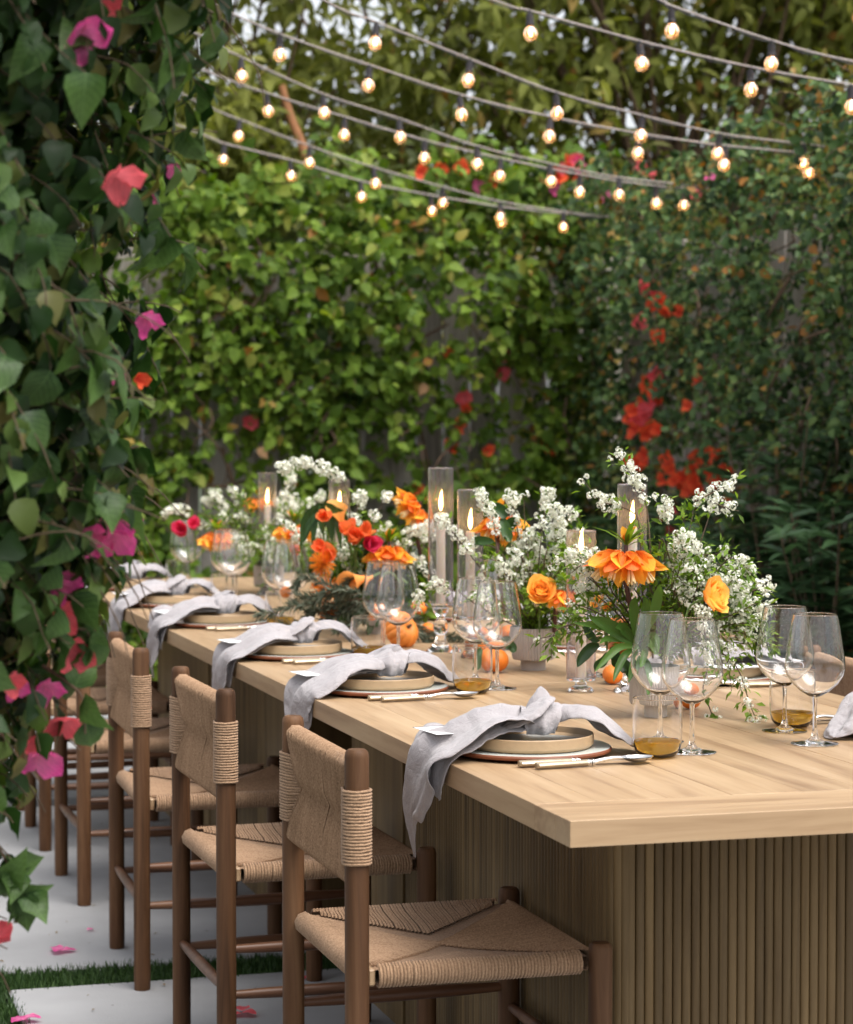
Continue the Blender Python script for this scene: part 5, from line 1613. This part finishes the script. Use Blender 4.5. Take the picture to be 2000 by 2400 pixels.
def crown_imperial(head, foot, R_, label, nb=8, seed=0, tilt=(0, 0, 1), leaves=11):
    rs = np.random.default_rng(seed)
    h = np.array(head, float); f_ = np.array(foot, float)
    root = empty('crown_imperial', tuple(h)); tag(root, label, 'flower', 'orange crown imperials')
    t = unit(tilt)
    u = unit(np.cross(t, [.3, 1, 0])); v = np.cross(t, u)
    b_ = MB(); mid = (h + f_) / 2 + np.array([-.012, 0, .02])
    b_.tube(catmull([(0, 0, .012), (0, 0, -.02), tuple(mid - h), tuple(f_ - h)], 16), np.linspace(.0042, .0052, 16), 8); b_.build('stem', M['stem_plum'], root)
    for i in range(nb):
        a = i * 2 * math.pi / nb + rs.normal(0, .1)
        o_ = u * math.cos(a) + v * math.sin(a)
        e = bpy.data.objects.new('bell', None); e.empty_display_size = .02; link(e, root)
        e.location = tuple(o_ * .016 + t * .004)
        ax_ = unit(o_ * rs.uniform(.5, .9) - t * rs.uniform(.75, 1.2))
        w1 = unit(np.cross(ax_, t)); w2 = np.cross(ax_, w1)
        L_ = R_ * rs.uniform(.92, 1.1)
        for k in range(6):
            c = k * math.pi / 3 + .5
            s_ = w1 * math.cos(c) + w2 * math.sin(c)
            up = (s_ @ t) > .4
            place_leaf('petal', FP2 if up else FP[k % 2], e, ax_ * .004, ax_ + s_ * rs.uniform(.16, .30), -s_ + ax_ * .2, L_ * rs.uniform(.9, 1.1))
        place_leaf('stamens', STAM, e, ax_ * .003, ax_ - t * .25, o_, L_ * 1.02)
    for i in range(leaves):
        a = rs.uniform(0, 6.28)
        o_ = u * math.cos(a) + v * math.sin(a)
        place_leaf('tuft_leaf', TUFT, root, t * .008, t * rs.uniform(.5, 1.3) + o_ * rs.uniform(.3, 1.0), -o_ + t * .2, rs.uniform(.045, .08))
    for i in range(2):
        a = rs.uniform(0, 6.28); o_ = u * math.cos(a) + v * math.sin(a)
        place_leaf('bud', BUD, root, t * .012, t + o_ * .5, -o_, R_ * .7)
    return root
crown_imperial(px(1468, 1292, dA - .06), px(1492, 1478, dA - .01), .062, 'large orange crown imperial nodding on a plum stem at the bare table end', 7, 1)
crown_imperial(px(1172, 1212, dB + .14), px(1185, 1440, dB + .02), .060, 'orange crown imperial behind the spirea by the mandarins', 8, 2)
crown_imperial(px(912, 1280, dC - .12), px(880, 1450, dC), .064, 'orange crown imperial drooping above a pair of wine glasses mid table', 8, 3)
crown_imperial(px(985, 1185, dC - .02), px(985, 1300, dC), .060, 'orange crown imperial leaning sideways beside the tallest candle', 8, 4, (.75, -.2, .55))
crown_imperial(px(688, 1232, dD - .9), px(700, 1330, dD - .9), .056, 'orange crown imperial half hidden in fine white blossom', 8, 5)
crown_imperial(px(508, 1250, dD - .1), px(530, 1330, dD), .058, 'golden orange crown imperial hanging out at the far table end', 8, 6)
crown_imperial(px(605, 1168, dD + .1), px(625, 1300, dD), .05, 'orange crown imperial behind the far hurricane candle', 7, 7)
crown_imperial(px(1335, 1385, dB - .12), px(1300, 1480, dB - .02), .046, 'orange crown imperial beside the apricot ranunculus', 7, 8)

# ------------------------------------------------------------------ ranunculus, tulips, callas, pincushions
RP = tri_mesh('petal', *leaf_template([.1, .3, .6, .85], [.22, .42, .50, .34], .35, -.35, .03), M['ran_petal'])
def ranunculus(c, face, r, label, seed, mat_me=RP, n=34):
    rs = np.random.default_rng(seed)
    root = empty('ranunculus', tuple(c)); tag(root, label, 'flower', 'round many-petalled flowers')
    f_ = unit(face); u = unit(np.cross(f_, rs.normal(0, 1, 3))); v = np.cross(f_, u)
    for i in range(n):
        t = i / n
        a = i * 2.39996
        o_ = u * math.cos(a) + v * math.sin(a)
        open_ = .15 + 1.15 * t ** 1.2
        place_leaf('petal', mat_me, root, -f_ * r * .35 + o_ * r * .10, f_ * math.cos(open_) + o_ * math.sin(open_), f_ * math.sin(open_) - o_ * math.cos(open_), r * (.62 + .50 * t) * rs.uniform(.92, 1.06))
    b_ = MB(); b_.tube(catmull([tuple(-f_ * r * .3), tuple(-f_ * r * 1.2 + [0, 0, -.01]), tuple(-f_ * r * 1.6 + [0, 0, -.07])], 8), .002, 6); b_.build('stem', M['stem_green'], root)
    return root
ranunculus(px(1268, 1385, dB - .12), -FW + UP * .45, .040, 'round apricot ranunculus facing out above the pot by the mandarins', 1)
ranunculus(px(1668, 1398, dA - .16), RT * .75 - FW * .55 + UP * .25, .041, 'apricot ranunculus turned aside among the spirea at the bare table end', 2)
ranunculus(px(1402, 1412, dA + .05), -FW * .6 - RT * .5 + UP * .4, .018, 'small orange blossom in green sprigs left of the plum stem', 3, RP, 16)
ranunculus(px(1425, 1425, dA + .02), -FW * .6 + UP * .4, .014, 'tiny orange blossom beside the plum stem', 4, RP, 14)
CP = tri_mesh('petal', *leaf_template([.1, .35, .65, .88], [.24, .38, .34, .18], .45, -.3, .02), M['coral_petal'])
HP = tri_mesh('petal', *leaf_template([.1, .35, .65, .88], [.24, .40, .38, .20], .45, -.3, .03), M['hot_petal'])
def tulip(c, face, r, label, seed, me=CP, n=7):
    rs = np.random.default_rng(seed)
    root = empty('tulip', tuple(c)); tag(root, label, 'flower', 'open coral tulips')
    f_ = unit(face); u = unit(np.cross(f_, rs.normal(0, 1, 3))); v = np.cross(f_, u)
    for i in range(n):
        a = i * 2 * math.pi / n * 1.02 + rs.normal(0, .15); o_ = u * math.cos(a) + v * math.sin(a)
        op = rs.uniform(.45, 1.0)
        place_leaf('petal', me, root, -f_ * r * .4, f_ * math.cos(op) + o_ * math.sin(op), f_ * math.sin(op) - o_ * math.cos(op), r * rs.uniform(1.2, 1.5))
    b_ = MB(); b_.tube(catmull([tuple(-f_ * r * .4), tuple(-f_ * r * 1.4 + [0, 0, -.02]), tuple(-f_ * r * 1.8 + [0, 0, -.09])], 8), .0025, 6); b_.build('stem', M['stem_green'], root)
for i, (x, y, fc, r, me, lb) in enumerate(((830, 1262, (-.3, -1, .6), .042, CP, 'peach coral tulip highest in the mid-table arrangement'), (866, 1275, (.1, -1, .2), .036, HP, 'hot pink tulip among coral petals mid table'), (815, 1245, (-.4, -.8, .7), .034, CP, 'pale orange tulip under the dark drooping leaves'),
                                          (775, 1302, (-.6, -.9, .2), .036, CP, 'coral tulip at the edge above the orange threads'), (852, 1250, (.2, -.7, .7), .036, CP, 'orange coral tulip behind the hot pink one'), (755, 1285, (-.6, -.8, .5), .028, CP, 'small coral tulip on the outer left of the arrangement'),
                                          (700, 1290, (-.5, -.9, .3), .03, CP, 'orange tulip beside fine white blossom'), (425, 1243, (-.5, -.9, .2), .04, HP, 'hot pink tulip sticking out at the far end'), (455, 1232, (-.2, -.9, .5), .035, HP, 'small hot pink tulip in far spirea'), (760, 1130 + 80, (-.2, -1, .4), .03, CP, 'coral tulip near the mid-table candle'))):
    d = dD - .05 if x < 500 else (dD - .8 if x < 720 else dC - .14)
    tulip(px(x, y, d), fc, r, lb, 40 + i, me)
def calla(c, axis, L_, label, seed):
    root = empty('calla_lily', tuple(c)); tag(root, label, 'flower', 'calla lilies')
    a_ = unit(axis); u = unit(np.cross(a_, [0, 0, 1.0])); v = np.cross(a_, u)
    b_ = MB(); g = []
    for i in range(15):
        t = i / 14; row = []
        for j in range(25):
            an = 2 * math.pi * j / 24
            r = L_ * (.07 + .30 * t ** 2.2)
            lip = L_ * (.62 * t + (.38 * (.5 + .5 * math.cos(an)) ** 2) * t ** 2)
            row.append(a_ * lip + (u * math.cos(an) * 1.1 + v * math.sin(an)) * r)
        g.append(row)
    b_.grid(g); b_.build('spathe', M['coral_petal'], root)
    b_ = MB(); b_.tube([a_ * L_ * .1, a_ * L_ * .55], [.004, .003], 8); b_.build('spadix', M['pincushion'], root)
    b_ = MB(); b_.tube(catmull([a_ * .01, -a_ * .05, -a_ * .09 + [.02, 0, -.04]], 8), .004, 8); b_.build('stem', M['stem_green'], root)
calla(px(868, 1352, dC - .18), -RT * .95 - FW * .35 - UP * .25, .085, 'coral calla lily lying sideways under the spirea mid table', 1)
calla(px(805, 1235, dC - .1), UP * .9 - RT * .3 - FW * .2, .075, 'pale calla lily standing before the mid-table candle', 2)
def pincushion(c, face, r, label, seed, n=170):
    rs = np.random.default_rng(seed)
    root = empty('pincushion_flower', tuple(c)); tag(root, label, 'flower', 'orange pincushion flowers')
    f_ = unit(face); b_ = MB()
    for i in range(n):
        d = unit(rs.normal(0, 1, 3) + f_ * .8); p1 = d * r * .55; p2 = d * r + f_ * r * .25 * rs.random()
        b_.tube([d * r * .1, p1, p2], [.0011, .0009, .0012], 3, False, rnd=.01 + .9 * rs.random())
    b_.build('threads', M['pincushion'], root)['kind'] = 'stuff'
    b_ = MB(); b_.lathe([(.001, -.012), (.010, -.008), (.012, 0), (.009, .008), (.001, .012)], 14); b_.build('head', M['coral_petal'], root)
for i, (x, y, r, lb) in enumerate(((765, 1382, .042, 'orange pincushion flower with long threads mid table'), (758, 1320, .036, 'smaller orange pincushion flower above the first'), (772, 1432, .030, 'drooping orange pincushion flower over the fronds'))):
    pincushion(px(x, y, dC - .16), -FW + RT * -.3, r, lb, i)

# ------------------------------------------------------------------ broad leaves, fronds
def blade(pts, wid, mat, label, name='broad_leaf', group='broad green leaves', n=18, fold=.35):
    q = catmull(pts, n); tan = unit(np.gradient(q, axis=0)); o0 = q[0].copy(); q = q - o0
    root_side = unit(np.cross(tan, -FW)); nr = np.cross(root_side, tan)
    b_ = MB(); g = []
    for i in range(n):
        t = i / (n - 1); w_ = wid * math.sin(math.pi * min(1, t * .93 + .07)) ** .75 * (1 if t < .98 else .2)
        g.append([q[i] - root_side[i] * w_ + nr[i] * w_ * fold, q[i] - root_side[i] * w_ * .5 + nr[i] * w_ * fold * .35, q[i], q[i] + root_side[i] * w_ * .5 + nr[i] * w_ * fold * .35, q[i] + root_side[i] * w_ + nr[i] * w_ * fold])
    b_.grid(g)
    o = b_.build(name, mat, None, True, None, loc=tuple(o0))
    tag(o, label, 'leaf', group)
    return o
KL = crop(1300, 1250, .2381)
LB = 'glossy strap leaf hanging from the ribbed pot at the bare table end'
for pts, w_ in (([(770, 1080), (640, 980), (480, 880), (340, 830)], .0135), ([(780, 1110), (640, 1120), (520, 1220), (390, 1370)], .0075), ([(770, 1150), (690, 1200), (620, 1340), (580, 1460)], .0075), ([(790, 1200), (770, 1320), (730, 1470)], .007), ([(760, 1060), (600, 1040), (500, 1040), (440, 1090)], .006),
                ([(780, 1050), (700, 960), (650, 920), (600, 930)], .010), ([(800, 1000), (790, 850), (780, 700), (800, 620)], .010), ([(830, 980), (880, 850), (900, 700), (880, 620)], .009), ([(800, 1150), (900, 1060), (960, 1100), (1010, 1200)], .010), ([(790, 1050), (560, 950), (350, 900), (180, 880)], .006),
                ([(820, 1180), (900, 1300), (920, 1450), (925, 1620)], .008), ([(830, 1180), (870, 1160), (830, 1290), (800, 1330)], .008), ([(850, 1000), (970, 800), (1020, 600), (1040, 500)], .010), ([(840, 1080), (960, 1020), (990, 1130), (980, 1200)], .010)):
    blade([px(*KL(x, y), dA - .03 - .05 * i / 3) for i, (x, y) in enumerate(pts)], w_, M['tulip_leaf'], LB)
LCt = 'dark citrus leaf among the mandarins'
for (K, pts, w_, d) in ((KL, [(440, 1100), (360, 1130), (270, 1230), (225, 1320)], .011, dA), (KL, [(520, 1180), (480, 1260), (420, 1300), (395, 1350)], .009, dA + .03), (KL, [(640, 1230), (690, 1300), (720, 1380), (700, 1400)], .012, dA + .02), (KL, [(300, 890), (330, 970), (390, 1040), (450, 1060)], .008, dA),
                        (K6b, [(700, 1800), (660, 1860), (650, 1950), (600, 1990)], .012, dB - .1), (K6b, [(870, 1740), (930, 1760), (960, 1800), (930, 1810)], .012, dB - .05), (K6b, [(760, 520), (830, 540), (900, 600), (920, 610)], .014, dB + .05), (K6b, [(870, 620), (890, 700), (920, 800), (900, 830)], .013, dB + .04),
                        (K6b, [(900, 820), (930, 700), (980, 650), (1010, 640)], .013, dB + .05), (K6b, [(720, 860), (640, 830), (740, 830), (800, 840)], .010, dB), (KL, [(560, 1120), (600, 1200), (600, 1280), (560, 1240)], .010, dA + .04)):
    blade([px(*K(x, y), d - .02 * i / 3) for i, (x, y) in enumerate(pts)], w_, M['citrus_leaf'], LCt, group='citrus leaves')
LDk = 'dark leathery leaf drooping beside the mid-table candle'
for i in range(11):
    a = -2.6 + i * .42
    p0 = px(760, 1195, dC - .1)
    blade([p0, p0 + RT * math.sin(a) * .025 + UP * (.012 - .01 * abs(a)), p0 + RT * math.sin(a) * .05 - UP * (.02 + .012 * i % .03), p0 + RT * math.sin(a) * .065 - UP * (.065 + .02 * (i % 3))], .013, M['citrus_leaf'], LDk, group='dark drooping leaves')
def frond(pts, label, seed, n=70, l0=.028, mat='frond'):
    rs = np.random.default_rng(seed)
    q = catmull(pts, n); tan = unit(np.gradient(q, axis=0)); o0 = q[0].copy(); q = q - o0
    root = empty('grey_frond', tuple(o0)); tag(root, label, 'foliage', 'grey-green fronds')
    b_ = MB(); b_.tube(q, np.linspace(.002, .0008, n), 5, False); b_.build('rib', M['twig'], root)
    pos = np.repeat(q[4:], 3, 0); m_ = len(pos); tt = np.repeat(tan[4:], 3, 0)
    s = unit(np.cross(tt, rs.normal(0, 1, (m_, 3))))
    cloud('leaflets', L_LANCE, pos, tt * .75 + s * .7, rs.normal(0, 1, (m_, 3)), rs.uniform(.6, 1.1, m_) * l0, M[mat], rs.random(m_), root, .6)
for i, (pts, l0) in enumerate((([(600, 860), (450, 870), (280, 890), (120, 960), (20, 975)], .03), ([(600, 880), (450, 920), (330, 980), (250, 1030), (130, 1035)], .03), ([(620, 860), (420, 800), (280, 760), (230, 820)], .026), ([(620, 880), (520, 960), (420, 1000), (330, 1060)], .03),
                               ([(700, 880), (620, 1000), (540, 1040), (470, 1060)], .028), ([(640, 900), (560, 940), (400, 940), (300, 960)], .03), ([(640, 860), (560, 840), (480, 860), (250, 870)], .028), ([(700, 900), (780, 960), (850, 980), (950, 1000)], .024),
                               ([(900, 1000), (960, 1100), (1080, 1140), (1200, 1150)], .03), ([(900, 990), (1000, 1080), (1120, 1100), (1220, 1120)], .026), ([(560, 830), (420, 840), (330, 910), (180, 930)], .03), ([(660, 880), (640, 760), (560, 760), (520, 800)], .024))):
    frond([px(*K5(x, y), dC - .22 + .04 * math.sin(i * 3)) for x, y in pts], 'long grey-green frond trailing over the table from the coral arrangement', i, l0=l0)
for i, (x, y, r) in enumerate(((600, 800, .05), (640, 860, .06), (700, 800, .055), (560, 700, .05), (660, 700, .06), (720, 660, .05), (760, 760, .06), (820, 860, .05), (880, 800, .05), (960, 880, .05), (560, 900, .05), (680, 930, .055))):
    b_ = empty('filler_sprig', tuple(px(*K5(x, y), dC))); tag(b_, 'leafy green sprig filling the coral arrangement mid table', 'foliage', 'green filler sprigs')
    n = 90
    d = unit(rng.normal(0, 1, (n, 3)))
    cloud('leaves', L_OVATE, d * r * rng.uniform(.3, 1.0, (n, 1)), d + rng.normal(0, .4, (n, 3)), rng.normal(0, 1, (n, 3)), rng.uniform(.02, .045, n), M['citrus_leaf' if i % 3 else 'sprig'], rng.random(n), b_)
    m_ = MB(); m_.tube([(0, 0, -.08), (0, 0, 0), tuple(d[0] * r)], [.002, .0015, .001], 5); m_.build('stem', M['twig'], b_)

# ------------------------------------------------------------------ fruit
def fruit_mesh(seed):
    rs = np.random.default_rng(seed)
    prof = []
    for i in range(15):
        a = -math.pi / 2 + math.pi * i / 14
        r, z = math.cos(a), math.sin(a) * .88
        if i > 12: z -= .05 * (i - 12)
        prof.append((max(r, .002), z))
    b_ = MB(); b_.lathe(prof, 28, wob=lambda a, z: 1 + .015 * math.sin(3 * a + 1) + .01 * math.sin(7 * a))
    b_.lathe([(.001, .845), (.10, .80), (.09, .83), (.001, .86)], 10)
    return b_.mesh('mandarin', M['orange'])
MAND = fruit_mesh(1)
def mandarin(p, r, label, rot=None):
    o = inst('mandarin', MAND, None, tuple(p), rot or (rng.uniform(-.9, .9), rng.uniform(-.9, .9), rng.uniform(0, 6)), (r, r, r))
    tag(o, label, 'fruit', 'mandarins and kumquats')
def on_table(x, y_bottom, r):
    p = on_z(x, y_bottom, ZT); return (p[0], p[1], ZT + r * .93)
mandarin(on_table(1161, 1577, .031), .031, 'mandarin lying on the table beside the second ribbed pot')
mandarin(on_table(1122, 1540, .030), .030, 'mandarin behind the stem of a wine glass by the second pot')
mandarin(on_table(1200, 1520, .030), .030, 'mandarin tucked against the second ribbed pot')
mandarin(on_table(1436, 1604, .0225), .0225, 'small mandarin hanging under strap leaves by the first pot')
mandarin(on_table(1618, 1662, .0225), .0225, 'small mandarin seen behind a wine stem, right of the first pot')
mandarin(px(1446, 1468, dA + .06), .021, 'small mandarin on a twig high among the strap leaves')
mandarin(px(1450, 1520, dA + .06), .021, 'small mandarin on a twig under the first mandarin among strap leaves')
mandarin(on_table(1004, 1490, .019), .019, 'yellow-orange kumquat beside the tallest candle stand')
mandarin(px(877, 1438, dC - .22), .021, 'orange fruit behind a wine bowl mid table')
mandarin(px(985, 1425, dC - .22), .018, 'kumquat under the spirea beside the tallest candle')
mandarin(px(670, 1388, dC + .3), .017, 'kumquat pair low in the far sprigs')
mandarin(px(722, 1462, dC - .2), .017, 'kumquat under the grey fronds')
def pumpkin(p, r, label, rot):
    root = empty('gourd', tuple(p)); root.rotation_euler = rot; tag(root, label, 'gourd')
    prof = []
    for i in range(17):
        a = -math.pi / 2 + math.pi * i / 16
        rr = math.cos(a) ** .8 if 0 < i < 16 else .02
        z = math.sin(a) * .72 - (.22 * math.exp(-(rr / .3) ** 2) if i > 8 else -.15 * math.exp(-(rr / .3) ** 2))
        prof.append((max(rr, .01) * r, z * r))
    b_ = MB(); b_.lathe(prof, 96, wob=lambda a, z: 1 - .075 * abs(math.cos(7 * a)) ** 6); b_.build('flesh', M['pumpkin'], root)
    b_ = MB(); b_.tube(catmull([(0, 0, r * .45), (.002, 0, r * .62), (.006, .002, r * .75)], 6), np.linspace(.005, .0035, 6), 8); b_.build('stalk', M['twig'], root)
q = on_z(942, 1516, ZT)
pumpkin((q[0], q[1], ZT + .040), .046, 'orange ribbed mini gourd lying on its side behind wine stems', (math.radians(62), 0, math.radians(28)))

# ------------------------------------------------------------------ fallen bracts on the slabs
PET = {k: tri_mesh('petal', *leaf_template([.15, .4, .65, .88], [.30, .46, .40, .18], .25, .12, .04), M['bract_' + k]) for k in ('pink', 'coral')}
for i, (x, y, k, t) in enumerate(((143, 2229, 'pink', 'on the slab behind the turf strip'), (57, 2392, 'pink', 'at the corner of the slab by the turf'), (567, 2376, 'coral', 'under the second chair from the bare table end'), (705, 2290, 'coral', 'under the table edge by the chair legs'), (205, 2180, 'pink', 'near the third chair'))):
    p = on_z(x, y, .004)
    e = empty('fallen_blossom', tuple(p), i * 1.7); tag(e, 'fallen pink bougainvillea blossom lying ' + t, 'petal', 'fallen blossoms on the paving')
    for j in range(3 if i < 3 else 1):
        a = j * 2.1
        place_leaf('bract', PET[k], e, (0, 0, .003 * j), (math.cos(a), math.sin(a), .15), (0, 0, 1), .038 if i < 3 else .02)
